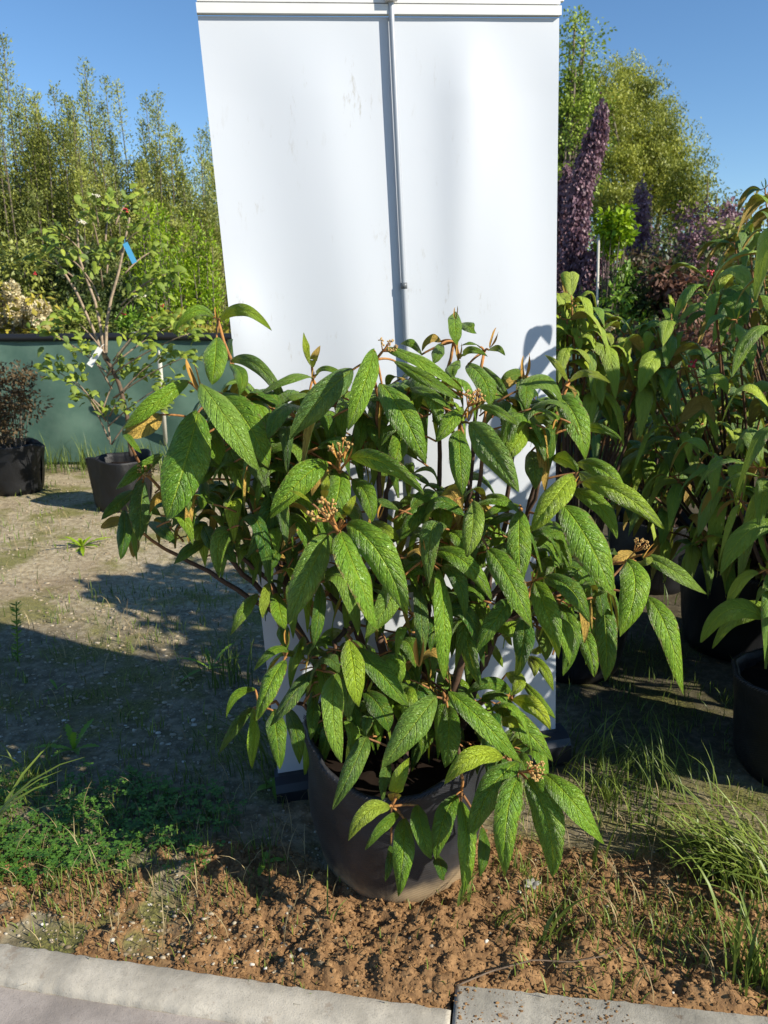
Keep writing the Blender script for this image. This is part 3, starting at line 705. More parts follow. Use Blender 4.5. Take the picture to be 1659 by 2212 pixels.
def big_shrub():
    c = np.array([.042, 1.87, 0]); c[2] = 0.0
    root = top("potted_shrub", c, "big leathery-leaved shrub in a black bag in front of the white banner", "potted shrub")
    grow_bag(root, c + np.array([0, 0, -.012]), .212, .262, .395, 5)
    rng = np.random.default_rng(21)
    # ---- stems
    st = MB(); heads = []
    for tok in NODES.replace("\n", "|").split("|"):
        x, y, L = (float(t) for t in tok.split()); heads.append(at(x, y, layerY(L) + .06))
    bases = [np.array([c[0] + .16 * math.cos(a) * f, c[1] + .04 + .12 * math.sin(a) * f, .30]) for a, f in ((3.0, .9), (2.2, .5), (.9, .6), (.2, .9), (4.4, .5), (5.4, .7))]
    trunks = []
    for b in bases:
        hh = b + np.array([(b[0] - c[0]) * 1.1 + rng.normal(0, .03), rng.normal(0, .03), .28 + .1 * rng.random()])
        p = curve(b, hh, rng.normal(0, .02, 3), 8); trunks.append(p[-1])
        st.tube(p, np.linspace(.016, .011, 8), 8, (.05, 0, 0))
    SPT = []
    for h in heads:
        src = trunks if h[2] > .62 else bases
        k = int(np.argmin([abs(t[0] - h[0]) * 1.3 + abs(t[1] - h[1]) for t in src])); t0 = np.array(src[k])
        if h[2] < .45: t0 = t0 + np.array([0, -.05, .06])
        mid = np.array([0, .03, .07]) if h[2] > .6 else np.array([0, -.02, .16])
        p = curve(t0, h, mid + rng.normal(0, .03, 3), 14); n = len(p); p[2:-1] += rng.normal(0, .0045, (n - 3, 3))
        tones = np.array([(max(0, min(1, (i / (n - 1) - .66) * 3.2)), 0, 0) for i in range(n)])
        st.tube(p, np.linspace(.0085, .0036, n), 7, tones); SPT += list(p[4:])
    heads = np.array(heads); SPT = np.array(SPT)
    # ---- leaves traced one by one
    LV = traced()
    for lv in LV:
        j = int(np.argmin(np.linalg.norm(heads - lv['B'], axis=1))); d = np.linalg.norm(heads[j] - lv['B'])
        tdir = nrm(lv['M'] - lv['B'])
        anchor = heads[j] if d < .085 else SPT[int(np.argmin(np.linalg.norm(SPT - (lv['B'] + np.array([0, .03, -.02])), axis=1)))]
        da = np.linalg.norm(anchor - lv['B']); st.tube(curve(anchor, lv['B'] + tdir * .004, np.array([0, 0, .008 - .1 * max(0, da - .08)]), 8), np.linspace(.0030 + .006 * min(.2, da), .0024, 8), 6, (.9 if da < .09 else .45, 0, 0))
    # ---- inner leaves, mostly in shade
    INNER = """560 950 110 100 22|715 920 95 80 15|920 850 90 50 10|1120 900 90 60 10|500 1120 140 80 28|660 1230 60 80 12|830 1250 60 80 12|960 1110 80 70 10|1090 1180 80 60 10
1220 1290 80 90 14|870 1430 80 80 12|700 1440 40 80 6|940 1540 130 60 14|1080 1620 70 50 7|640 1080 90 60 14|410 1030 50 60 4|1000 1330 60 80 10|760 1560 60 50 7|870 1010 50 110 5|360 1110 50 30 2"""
    rest = MB(); r2 = np.random.default_rng(77)
    for tok in INNER.replace("\n", "|").split("|"):
        x, y, a, b, n = (float(t) for t in tok.split())
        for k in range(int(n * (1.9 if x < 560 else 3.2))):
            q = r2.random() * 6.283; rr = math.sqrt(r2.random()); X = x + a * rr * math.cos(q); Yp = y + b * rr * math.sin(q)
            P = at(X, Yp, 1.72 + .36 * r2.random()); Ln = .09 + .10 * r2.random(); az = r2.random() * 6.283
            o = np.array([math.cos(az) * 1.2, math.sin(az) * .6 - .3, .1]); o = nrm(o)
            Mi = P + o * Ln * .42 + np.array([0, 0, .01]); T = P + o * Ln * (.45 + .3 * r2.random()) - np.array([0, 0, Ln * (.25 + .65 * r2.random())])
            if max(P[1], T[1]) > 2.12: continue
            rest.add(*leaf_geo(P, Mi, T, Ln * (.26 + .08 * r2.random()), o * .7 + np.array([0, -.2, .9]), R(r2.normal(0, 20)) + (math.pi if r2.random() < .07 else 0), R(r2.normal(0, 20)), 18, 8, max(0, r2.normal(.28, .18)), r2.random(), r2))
            st.tube(curve(P - o * .05 - np.array([0, -.01, .02]), P, (0, 0, .004), 4), .0024, 5, (.7, 0, 0))
    big = sorted(range(len(LV)), key=lambda i: -LV[i]['size'])
    own = set(big[:100])
    for i, lv in enumerate(LV):
        hero = i in own
        geo = leaf_geo(lv['B'], lv['M'], lv['T'], lv['w'], lv['face'], lv['roll'], lv['tw'], 40 if hero else 24, 12 if hero else 8, lv['tone'], lv['seed'], rng)
        if hero:
            o = MB().add(*geo).build("leaf", M['leaf'], root)
            if lv['under']: o["label"] = "leaf showing its yellow felted underside"
        else: rest.add(*geo)
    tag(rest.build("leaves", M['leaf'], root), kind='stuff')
    # ---- buds and flower heads
    bd = MB()
    for x, y, L, ln, dx in ((470, 690, 3, .038, .0), (433, 846, 2.5, .085, -.25), (676, 826, 3, .03, .1), (1133, 822, 2.9, .078, 0), (984, 690, 2.8, .036, 0), (990, 778, 2.8, .05, .05),
                            (1058, 752, 2.9, .05, .35), (1194, 940, 2.6, .06, .3), (1240, 1052, 2, .032, .45), (1150, 1256, 2, .04, .2), (1012, 910, 2, .05, .1), (914, 1205, 1.9, .05, -.1),
                            (620, 1395, 2.4, .05, .05), (1099, 1512, 2.7, .03, .2), (568, 1520, 2.4, .03, -.2), (905, 1440, 2, .09, 0), (817, 1120, 2, .04, .3), (1390, 1205, 2.1, .05, .7), (737, 1000, 1.8, .05, -.3), (745, 1000, 1.8, .05, .35)):
        bd = MB(); bud_pair(bd, at(x, y, layerY(L)), np.array([dx, -.15, 1]), ln * .85, rng, .10); bd.build("leaf_bud", M['newleaf'], root)
    for x, y, L, s, bx, by in ((735, 965, 1.8, .036, 733, 1016), (697, 1101, 1.1, .046, 730, 1147), (1026, 852, 1.9, .034, 996, 905), (1388, 1172, 2.1, .026, 1352, 1213), (1160, 1662, .8, .036, 1120, 1668),
                               (840, 743, 2, .028, 815, 775), (315, 1013, 2.9, .028, 308, 1045), (506, 905, 2.9, .02, 500, 925)):
        flower_cluster(root, at(x, y, layerY(L)), s, rng, at(bx, by, layerY(L) + .03))
    st.build("stem", M['stem'], root)
big_shrub()

# ------------------------------------------------------------------ other viburnums (same kind, looser build)
def viburnum(label, base, cen, rad, n_nodes, leafL, seed, tones=(.25, .2), bag=(.20, .25, .38), up=.3, extra=(), berries=0, yellow=.08, group=None, mat='leaf_shade'):
    rng = np.random.default_rng(seed); base = np.asarray(base, float); cen = np.asarray(cen, float); rad = np.asarray(rad, float)
    root = top("potted_shrub", base, label, "potted shrub", group)
    if bag: grow_bag(root, base, bag[0], bag[1], bag[2], seed)
    st = MB(); lv = MB(); br = MB(); h0 = bag[2] * .8 if bag else 0
    nodes = []
    for k in range(n_nodes):
        d = nrm(rng.normal(0, 1, 3)); d[2] = d[2] * .9 + .1; f = .55 + .5 * rng.random() ** .6
        nodes.append((cen + rad * d * f, nrm(d + np.array([0, 0, up]))))
    for x, y, Y in extra:
        P = at(x, y, Y); nodes.append((P, nrm(P - cen + np.array([0, -.3, .4]))))
    for P, d in nodes:
        b = base + np.array([rng.normal(0, .05), rng.normal(0, .05), h0]); p = curve(b, P, np.array([0, 0, .08]), 10)
        st.tube(p, np.linspace(.009, .0035, 10), 6, np.array([(max(0, (i / 9 - .6) * 1.8), 0, 0) for i in range(10)]))
        a0 = rng.random() * 6.28; nl = rng.integers(4, 8)
        for k in range(nl):
            lay = k // 2; a = a0 + (k % 2) * math.pi + lay * 1.57 + rng.normal(0, .25); Pk = P - d * .035 * lay
            e1 = nrm(np.cross(d, [.2, .3, 1])); e2 = np.cross(d, e1); o = nrm(e1 * math.cos(a) + e2 * math.sin(a) + d * .35)
            L = leafL * (.65 + .5 * rng.random()); sag = .25 + .5 * rng.random()
            B = Pk + o * .02; Mi = B + o * L * .45 + np.array([0, 0, L * .05]); T = B + o * L * .75 - np.array([0, 0, L * sag])
            t = float(np.clip(rng.normal(*tones), 0, 1)); t = .95 if rng.random() < yellow else t
            lv.add(*leaf_geo(B, Mi, T, L * (.27 + .06 * rng.random()), o * .5 + np.array([0, 0, 1.]), R(rng.normal(0, 22)), R(rng.normal(0, 25)), 16, 6, t, rng.random(), rng))
            st.tube([Pk, B + o * .003], .0025, 5, (.8, 0, 0))
        if rng.random() < .7: bud_pair(lv, P, d + np.array([0, 0, .6]), .05, rng, tone=.9)
        if br is not None and berries and rng.random() < berries:
            br = MB()
            for q in range(7): br.blob(P + rng.normal(0, .008, 3) + d * .03, .0055, rng)
            br.build("berry_cluster", M['berry'], root)
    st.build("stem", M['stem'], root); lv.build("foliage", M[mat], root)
    return root
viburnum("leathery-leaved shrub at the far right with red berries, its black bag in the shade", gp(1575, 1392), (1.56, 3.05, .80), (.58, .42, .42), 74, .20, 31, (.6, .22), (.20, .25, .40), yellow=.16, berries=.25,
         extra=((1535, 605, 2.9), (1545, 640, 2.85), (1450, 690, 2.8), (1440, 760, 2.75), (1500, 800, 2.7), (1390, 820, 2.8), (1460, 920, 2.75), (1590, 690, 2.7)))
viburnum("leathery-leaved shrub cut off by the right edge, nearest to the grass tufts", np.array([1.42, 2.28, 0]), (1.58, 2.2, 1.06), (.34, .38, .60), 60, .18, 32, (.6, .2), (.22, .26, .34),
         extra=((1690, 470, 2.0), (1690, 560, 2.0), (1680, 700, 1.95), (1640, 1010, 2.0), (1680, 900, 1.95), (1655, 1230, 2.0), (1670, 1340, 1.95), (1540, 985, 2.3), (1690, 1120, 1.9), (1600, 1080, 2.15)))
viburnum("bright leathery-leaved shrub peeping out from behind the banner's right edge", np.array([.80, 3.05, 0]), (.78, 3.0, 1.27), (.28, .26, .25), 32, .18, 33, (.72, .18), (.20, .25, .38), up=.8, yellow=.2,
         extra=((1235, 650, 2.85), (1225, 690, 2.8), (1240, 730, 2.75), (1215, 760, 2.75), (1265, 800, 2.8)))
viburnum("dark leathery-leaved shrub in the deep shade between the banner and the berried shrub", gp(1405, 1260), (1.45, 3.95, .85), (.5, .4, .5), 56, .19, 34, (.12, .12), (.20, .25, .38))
viburnum("leathery-leaved shrub standing beside the row, past the photo's right edge", np.array([2.15, 2.55, 0]), (2.15, 2.55, 1.4), (.6, .5, .95), 60, .22, 35, (.3, .18), (.22, .26, .4))  # out of view; crown made tall to shade the shrubs beside it
viburnum("leathery-leaved shrub added out of view past the right edge to shade the row", np.array([2.05, 1.95, 0]), (2.05, 1.95, 1.35), (.5, .45, .95), 58, .22, 37, (.3, .18), (.22, .26, .4))  # unseen shrub added for the shade it throws on the right side
viburnum("leathery-leaved shrub farther along the shaded row behind the berried one", np.array([2.25, 4.1, 0]), (2.25, 4.1, 1.3), (.6, .5, 1.0), 50, .22, 36, (.25, .18), (.22, .26, .4))  # crown made tall to throw more shade over the row

# ------------------------------------------------------------------ small-leaf foliage helpers
def leaflet(P, d, n, L, W, tone):
    """many small folded leaves at once: arrays in, (verts, faces, lf) out"""
    P = np.asarray(P); k = len(P); d = d / (np.linalg.norm(d, axis=1)[:, None] + 1e-9)
    s = np.cross(d, n); s /= np.linalg.norm(s, axis=1)[:, None] + 1e-9; nn = np.cross(s, d)
    L = np.asarray(L).reshape(-1, 1); W = np.asarray(W).reshape(-1, 1)
    V = np.stack([P, P + d * L * .45 + s * W * .5 + nn * W * .12, P + d * L, P + d * L * .45 - s * W * .5 + nn * W * .12], 1).reshape(-1, 3)
    Fc = []
    for i in range(k): Fc += [(4 * i, 4 * i + 1, 4 * i + 2), (4 * i, 4 * i + 2, 4 * i + 3)]
    lf = np.repeat(np.stack([tone, np.zeros(k), np.zeros(k)], 1), 4, axis=0)
    return V, Fc, lf
def leaf_cloud(mb, P, d, L, W, tone, rng, flat=.6):
    k = len(P); n = rng.normal(0, 1, (k, 3)); n[:, 2] = np.abs(n[:, 2]) * (1 + flat)
    V, Fc, lf = leaflet(P, d, n, L, W, tone); mb.add(V, Fc, lf=lf)

BK = bark_material("bark", (.10, .075, .055), (.32, .27, .21), 30)
def plume_shrub(label, base, width, height, n, leafL, mat, seed, group=None, depth=None, tip=.18, dens=70, spread=.5, name="willow_shrub", wild=.35, cat="shrub"):
    """many upright shoots from one base, each clothed in leaves and short side twigs"""
    rng = np.random.default_rng(seed); base = np.asarray(base, float); depth = depth or width * .7
    root = top(name, base, label, cat, group); tr = MB(); P = []; D = []; T = []
    for k in range(n):
        a = rng.random() * 6.283; rr = math.sqrt(rng.random()); q = np.array([math.cos(a) * width / 2 * rr, math.sin(a) * depth / 2 * rr, 0])
        h = height * (1 - .42 * rr ** 1.6) * (1 + wild * (rng.random() - .6))
        p = curve(base + q * .35, base + q + np.array([rng.normal(0, .03) * h, rng.normal(0, .03) * h, h]), np.array([q[0] * spread, q[1] * spread, 0]), 10)
        tr.tube(p, np.linspace(.022, .004, 10), 5, (.3, 0, 0)); tn = rng.normal(.45, .18)
        for j in range(dens):
            t = 1 - (rng.random() ** 1.25) * .95; i = t * 9; i0 = min(8, int(i)); c = p[i0] + (p[i0 + 1] - p[i0]) * (i - i0)
            az = rng.random() * 6.283; r = tip * height * .32 * (1 - t) ** .5 + .02; r *= rng.random() ** .5
            o = np.array([math.cos(az), math.sin(az), .5 + .5 * rng.random()]); m = 3
            c2 = c + o * r
            for s in range(m):
                P.append(c2 + rng.normal(0, .03, 3)); D.append(o + rng.normal(0, .5, 3) + np.array([0, 0, .2])); T.append(tn + rng.normal(0, .18))
    P = np.array(P); k = len(P); lv = MB()
    leaf_cloud(lv, P, np.array(D), leafL * (.6 + .7 * rng.random(k)), leafL * (.30 + .16 * rng.random(k)), np.clip(T, 0, 1), rng)
    tr.build("trunk", BK, root); lv.build("crown", mat, root); return root
def mound(label, base, cen, rad, n, leafL, mat, seed, group=None, name="shrub", clumps=26, droop=0., asp=.5, cat="shrub", trunk=None, gaps=.5, parts=("trunk", "crown")):
    """crown of leaf clumps spread through an ellipsoid, carried on limbs"""
    rng = np.random.default_rng(seed); base = np.asarray(base, float); cen = np.asarray(cen, float); rad = np.asarray(rad, float)
    root = top(name, base, label, cat, group); tr = MB(); P = []; D = []; T = []
    for k in range(clumps):
        d = nrm(rng.normal(0, 1, 3)); f = (.35 + .62 * rng.random()); c = cen + rad * d * f
        cr = rad.mean() * (.20 + .22 * rng.random()); tn = rng.normal(.45, .2)
        b = base + np.array([rng.normal(0, .08) * rad[0], rng.normal(0, .08) * rad[1], 0]); p = curve(b, c, np.array([0, 0, .25 * rad[2]]), 9)
        rr = (trunk or .02) * (.5 + .3 * rng.random()); tr.tube(p, np.linspace(rr, rr * .2, 9), 5, (.4, 0, 0))
        m = int(n / clumps); g = rng.normal(0, 1, (m, 3)); g /= np.linalg.norm(g, axis=1)[:, None]; g *= (rng.random((m, 1)) ** gaps)
        q = c + g * cr * np.array([1.15, 1.15, .8]); q[:, 2] -= droop * cr * rng.random(m)
        P.append(q); D.append(g + rng.normal(0, .5, (m, 3)) + np.array([0, 0, -.3 - droop])); T.append(np.clip(tn + rng.normal(0, .15, m), 0, 1))
    P = np.concatenate(P); k = len(P); lv = MB()
    ok = P[:, 2] > .03
    leaf_cloud(lv, P[ok], np.concatenate(D)[ok], leafL * (.6 + .7 * rng.random(ok.sum())), leafL * asp * (.7 + .5 * rng.random(ok.sum())), np.concatenate(T)[ok], rng)
    if trunk: tr.tube(curve(base, cen - np.array([0, 0, rad[2] * .5]), rng.normal(0, .05, 3) * rad[0], 8), np.linspace(trunk, trunk * .6, 8), 8, (.3, 0, 0))
    tr.build(parts[0], BK, root); lv.build(parts[1], mat, root); return root

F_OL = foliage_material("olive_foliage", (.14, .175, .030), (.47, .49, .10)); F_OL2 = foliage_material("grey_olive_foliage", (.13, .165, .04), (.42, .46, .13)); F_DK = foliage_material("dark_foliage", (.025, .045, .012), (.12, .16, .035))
F_LIME = foliage_material("lime_foliage", (.14, .26, .008), (.40, .54, .012)); F_PUR = foliage_material("purple_foliage", (.09, .04, .06), (.40, .24, .28))
F_WIL = foliage_material("willow_foliage", (.12, .15, .022), (.42, .44, .06)); F_POP = foliage_material("poplar_foliage", (.12, .19, .03), (.38, .48, .06))
F_GRN = foliage_material("green_foliage", (.05, .12, .016), (.24, .40, .035)); F_BRN = foliage_material("brown_foliage", (.06, .04, .02), (.22, .15, .07))
F_RED = foliage_material("rusty_foliage", (.075, .035, .022), (.30, .15, .10)); F_YEL = foliage_material("yellowing_foliage", (.17, .145, .02), (.50, .42, .06))

def col(x, Y): return np.array([(x - 829.5) / FPX * (Y * cP + 1.5 * sP), Y, 0.])
def hgt(y, Y): return 1.5 + Y * (math.tan(math.atan((1106 - y) / FPX) - PITCH))

# ---- tall row beyond the fence, left
for k, (x, Y, yt, wd, lab) in enumerate(((-60, 12.5, 215, 1.9, "tallest willow at the left end of the row beyond the net fence"), (95, 12.0, 190, 1.5, "willow with the highest thin tips, second in the row beyond the net fence"),
        (165, 13.2, 232, 1.6, "willow third along the row beyond the net fence, above the bare forked stems"), (235, 12.3, 250, 1.5, "willow fourth along the row beyond the net fence, right of the highest tips"),
        (305, 13.0, 258, 1.5, "willow fifth along the row beyond the net fence, behind the lime shrub's left side"), (360, 12.4, 290, 1.3, "shorter willow behind the lime shrub in the row beyond the net fence"),
        (435, 13.0, 285, 1.6, "last willow of the row, half hidden by the white banner's left edge"), (20, 14, 300, 2.4, "low bushy willow filling the back of the row at the far left"), (480, 14.5, 330, 2.6, "broad willow at the back of the row behind the banner"))):
    plume_shrub(lab, col(x, Y), wd * 1.65, hgt(yt, Y), 62, .047, F_OL if k % 3 else F_OL2, 100 + k, "willows in a row beyond the fence", dens=400, tip=.19, wild=.5)
# ---- mid row beyond the fence, left
plume_shrub("bright lime green shrub beyond the net fence beside the banner", col(418, 9.6), 1.05, hgt(468, 9.6), 46, .05, F_LIME, 130, name="lime_shrub", dens=110, tip=.22)
plume_shrub("taller narrow lime green shrub behind the bright lime one", col(345, 10.4), .8, hgt(430, 10.4), 30, .05, F_LIME, 131, name="lime_shrub", dens=80, tip=.2)
mound("dark green rounded shrub left of the lime shrub beyond the fence", col(270, 9.8), col(270, 9.8) + np.array([0, 0, 1.25]), (.75, .5, .75), 5200, .06, F_DK, 133, clumps=34)
mound("dark shrub behind the forked bare stems beyond the fence", col(150, 10), col(150, 10) + np.array([0, 0, 1.5]), (.9, .6, .95), 6000, .07, F_DK, 134, clumps=34)
mound("dark olive shrub above the cream flower heads beyond the fence", col(20, 10), col(20, 10) + np.array([0, 0, 1.5]), (.9, .6, .95), 6000, .07, F_OL, 135, clumps=34)
mound("low brown and rust shrub right above the fence behind the cream flowers", col(75, 8.9), col(75, 8.9) + np.array([0, 0, 1.15]), (.65, .4, .55), 4200, .05, F_BRN, 136, clumps=30)
mound("low olive shrub right above the fence behind the forked stems", col(205, 8.7), col(205, 8.7) + np.array([0, 0, 1.05]), (.55, .35, .5), 4200, .05, F_OL, 137, clumps=30)
mound("yellowing low shrub right above the fence beside the banner", col(450, 8.3), col(450, 8.3) + np.array([0, 0, 1.0]), (.6, .3, .5), 3600, .06, F_YEL, 138, clumps=28)
mound("mid green low shrub right above the fence under the blue tag", col(330, 8.5), col(330, 8.5) + np.array([0, 0, 1.05]), (.55, .3, .5), 4000, .06, F_GRN, 139, clumps=30)
def hydrangea():
    Y = 8.2; b = col(40, Y); rng = np.random.default_rng(5)
    root = top("hydrangea", b, "hydrangea with cream cone flower heads above the left end of the fence", "shrub"); st = MB(); lv = MB(); P = []
    for k, (x, y, s) in enumerate(((24, 628, .085), (5, 655, .09), (52, 662, .085), (92, 668, .08), (78, 682, .09), (30, 678, .09), (2, 690, .09), (58, 694, .08), (100, 694, .07), (20, 708, .08), (40, 712, .08), (80, 708, .07), (-15, 640, .09))):
        c = at(x, y, Y + rng.normal(0, .12)); st.tube(curve(b, c, (0, 0, .2), 7), .006, 5, (.5, 0, 0))
        m = 260; g = rng.normal(0, 1, (m, 3)); g /= np.linalg.norm(g, axis=1)[:, None]; q = c + g * s * np.array([.85, .85, 1.15]) * (.6 + .4 * rng.random((m, 1)))
        fl = MB(); leaf_cloud(fl, q, g + rng.normal(0, .6, (m, 3)), np.full(m, .034), np.full(m, .032), np.clip(rng.normal(.55, .25, m), 0, 1), rng)
        fl.build("flower_head", FLOW, root)
        for j in range(26):
            P.append(c + rng.normal(0, .11, 3) - np.array([0, 0, .10]))
    P = np.array(P); k = len(P); leaf_cloud(lv, P, rng.normal(0, 1, (k, 3)), .11 * (.6 + .6 * rng.random(k)), .06 * np.ones(k), rng.random(k), rng)
    st.build("stem", BK, root); lv.build("foliage", F_YEL, root)
FLOW = foliage_material("cream_petals", (.50, .38, .16), (.80, .74, .52), .6, .2)
hydrangea()

# ---- right side beyond the fence
mound("poplar showing beside the banner's upper right corner", col(1200, 22), col(1200, 22) + np.array([0, 0, 5.6]), (.75, .7, 3.4), 12000, .09, F_POP, 150, name="poplar_tree", cat="tree", clumps=60, trunk=.16, asp=.75)
def willow():
    Y = 30.; b = col(1372, Y); rng = np.random.default_rng(9)
    root = top("willow_tree", b, "big round-crowned willow behind the purple trees", "tree"); tr = MB(); lv = MB(); P = []; D = []; T = []
    limbs = [(1300, 160), (1345, 150), (1390, 190), (1265, 200), (1430, 230), (1460, 290), (1240, 270), (1340, 230), (1400, 290), (1450, 350), (1290, 280), (1480, 360), (1250, 350), (1500, 400), (1420, 400), (1350, 330), (1310, 200), (1375, 160), (1440, 260), (1470, 330), (1230, 230), (1330, 420), (1500, 440), (1395, 370), (1270, 430)]
    for x, y in limbs:
        c = at(x, y, Y + rng.normal(0, 1.6)); f0 = b + np.array([rng.normal(0, .5), rng.normal(0, .3), .3])
        p = curve(f0, c, np.array([0, 0, .18 * c[2]]), 12); tr.tube(p, np.linspace(.13, .02, 12), 6, (.5, 0, 0)); tn = rng.normal(.5, .2)
        for j in range(80):
            t = .45 + .55 * rng.random() ** .6; i = t * 11; i0 = min(10, int(i)); s = p[i0] + (p[i0 + 1] - p[i0]) * (i - i0)
            a = rng.random() * 6.283; ln = .5 + .9 * rng.random(); o = np.array([math.cos(a), math.sin(a), .35 + .5 * rng.random()]); tt = tn + rng.normal(0, .12)
            tw = curve(s, s + o * ln * .8 - np.array([0, 0, .25 * ln]), np.array([0, 0, .35 * ln]), 8)
            for q in range(40):
                z = rng.random(); i = z * 7; i1 = min(6, int(i)); P.append(tw[i1] + (tw[i1 + 1] - tw[i1]) * (i - i1) + rng.normal(0, .09, 3)); D.append(rng.normal(0, .6, 3) + np.array([0, 0, -.7])); T.append(tt + rng.normal(0, .1))
    k = len(P); leaf_cloud(lv, np.array(P), np.array(D), .135 * (.6 + .6 * rng.random(k)), .042 * (.7 + .6 * rng.random(k)), np.clip(T, 0, 1), rng)
    tr.build("trunk", BK, root); lv.build("crown", F_WIL, root)
willow()
mound("smaller grey-green willow right of the big round one", col(1500, 27), col(1500, 27) + np.array([0, 0, 4.2]), (1.3, .9, 1.9), 5200, .15, F_WIL, 152, name="willow_tree", cat="tree", clumps=46, trunk=.12, asp=.35, droop=.6)
mound("dark tree cut off by the right edge high above the shrubs", col(1702, 9), col(1702, 9) + np.array([0, 0, 3.75]), (.42, .42, .75), 5200, .07, F_DK, 153, name="dark_tree", cat="tree", clumps=40, trunk=.06, asp=.7)
def purple_column(label, pts, w0, w1, seed, n=15, name="purple_beech"):
    """upright weeping column: a leader with side shoots hanging close along it"""
    rng = np.random.default_rng(seed); root = top(name, (pts[0][0], pts[0][1], 0), label, "tree"); tr = MB(); lv = MB(); pts = np.array(pts); m = 22
    t = np.linspace(0, len(pts) - 1, m); p = np.array([pts[min(len(pts) - 2, int(i))] * (1 - (i - min(len(pts) - 2, int(i)))) + pts[min(len(pts) - 2, int(i)) + 1] * (i - min(len(pts) - 2, int(i))) for i in t])
    tr.tube(p, np.linspace(.05, .012, m), 7, (.2, 0, 0)); P = []; D = []; T = []
    for j in range(n * 40):
        z = rng.random() ** .85; i = z * (m - 1); i0 = min(m - 2, int(i)); s = p[i0] + (p[i0 + 1] - p[i0]) * (i - i0)
        a = rng.random() * 6.283; r = (w0 + (w1 - w0) * z) * (.25 + .75 * rng.random() ** .7) * (1 + .25 * math.sin(9 * z + a)); tn = rng.normal(.45, .22)
        r *= 1 + .3 * abs(rng.normal()); c = s + np.array([math.cos(a) * r, math.sin(a) * r, rng.normal(0, .05)])
        for q in range(13): P.append(c + rng.normal(0, .024, 3) - np.array([0, 0, .026 * q])); D.append(np.array([math.cos(a) * .5, math.sin(a) * .5, -1.]) + rng.normal(0, .3, 3)); T.append(tn + rng.normal(0, .12))
    k = len(P); P = np.array(P); ok = P[:, 2] > .02
    leaf_cloud(lv, P[ok], np.array(D)[ok], (.046 * (.7 + .5 * rng.random(k)))[ok], (.032 * (.7 + .5 * rng.random(k)))[ok], np.clip(T, 0, 1)[ok], rng, flat=-.8)
    tr.build("trunk", BK, root); lv.build("crown", F_PUR, root)
Yp = 8.6
purple_column("tall weeping purple beech with a bent tip beside the banner", [col(1244, Yp), at(1240, 620, Yp), at(1248, 480, Yp), at(1258, 380, Yp), at(1275, 300, Yp), at(1306, 226, Yp)], .13, .022, 161, 24)
purple_column("shorter purple beech leader close against the banner's edge", [col(1205, 8.9), at(1208, 600, 8.9), at(1212, 480, 8.9), at(1217, 410, 8.9), at(1226, 360, 8.9)], .10, .025, 162, 11)
purple_column("low purple beech shoot at the foot of the tall weeping one", [col(1272, 8.4), at(1270, 620, 8.4), at(1288, 540, 8.4), at(1305, 470 + 45, 8.4)], .11, .05, 163, 6)
purple_column("slim purple spire rising out of the purple shrubs", [col(1385, 10), at(1382, 540, 10), at(1380, 470, 10), at(1388, 395, 10)], .2, .04, 164, 8)
mound("broad purple shrub left of the open sky on the right", col(1440, 10.3), col(1440, 10.3) + np.array([0, 0, 2.05]), (.62, .5, .68), 7000, .055, F_PUR, 165, name="purple_shrub", clumps=50, asp=.75, trunk=.03, gaps=.9)
mound("loose purple shrub with open twigs against the sky", col(1530, 10.8), col(1530, 10.8) + np.array([0, 0, 2.3]), (.5, .4, .6), 2600, .06, F_PUR, 166, name="purple_shrub", clumps=34, asp=.75, trunk=.025, gaps=.9)
b = col(1290, 8.0)
mound("small lime yellow tree tied to a pale stake between the purple trees", b, b + np.array([0, 0, hgt(490, 8.0)]), (.17, .17, .30), 1500, .055, F_LIME, 167, name="small_tree", cat="tree", clumps=26, asp=.8, trunk=.014)
M['stake'] = plain("pale_stake", (.55, .53, .45), .6, var=.4)
def stake(label, p0, p1, r):
    p0 = np.asarray(p0); p1 = np.asarray(p1); rt = top("plant_stake", p0, label, "stake"); m = MB(); m.tube([p0, p0 + (p1 - p0) * .5, p1], r, 10); d = nrm(p1 - p0)
    m.tube([p1, p1 + d * r * 1.6, p1 + d * r * 3.2], [r, r * .7, r * .12], 10); m.build("pole", M['stake'], rt)
q0 = col(1283, 7.9); stake("pale stake holding up the small lime yellow tree", q0, at(1293, 515, 7.9), .013)
for k, (x, Y, yt, wx, mt, lf_, lab, nm) in enumerate((
        (1340, 9.4, 480, .55, F_DK, .06, "dark mixed shrub behind the small lime tree", "shrub"), (1395, 9.0, 500, .5, F_BRN, .06, "dull brown-green shrub below the purple spire", "shrub"),
        (1310, 7.95, 575, .38, F_GRN, .075, "fresh green shrub at the fence beside the purple beech", "shrub"), (1370, 8.3, 545, .42, F_DK, .08, "dark glossy shrub at the fence left of the rust-red one", "shrub"),
        (1450, 7.9, 545, .40, F_RED, .085, "rust-red leaved shrub in the middle of the right-hand planting", "shrub"), (1520, 8.2, 500, .42, F_DK, .075, "dark blue-green shrub right of the rust-red one", "shrub"),
        (1560, 7.2, 470, .35, F_OL, .075, "olive shrub with upright tips near the open sky", "shrub"), (1600, 8.8, 465, .45, F_YEL, .075, "yellow-leaved shrub at the right against the sky", "shrub"),
        (1640, 7.0, 440, .5, F_OL, .08, "grey-green shrub behind the right edge shrub", "shrub"), (1255, 8.2, 640, .4, F_DK, .06, "low dark shrub at the foot of the purple beech", "shrub"))):
    H = hgt(yt, Y); b = col(x, Y); mound(lab, b, b + np.array([0, 0, H * .56]), (wx, .35, H * .5), 3600, lf_, mt, 180 + k, name=nm, clumps=34, asp=.5)
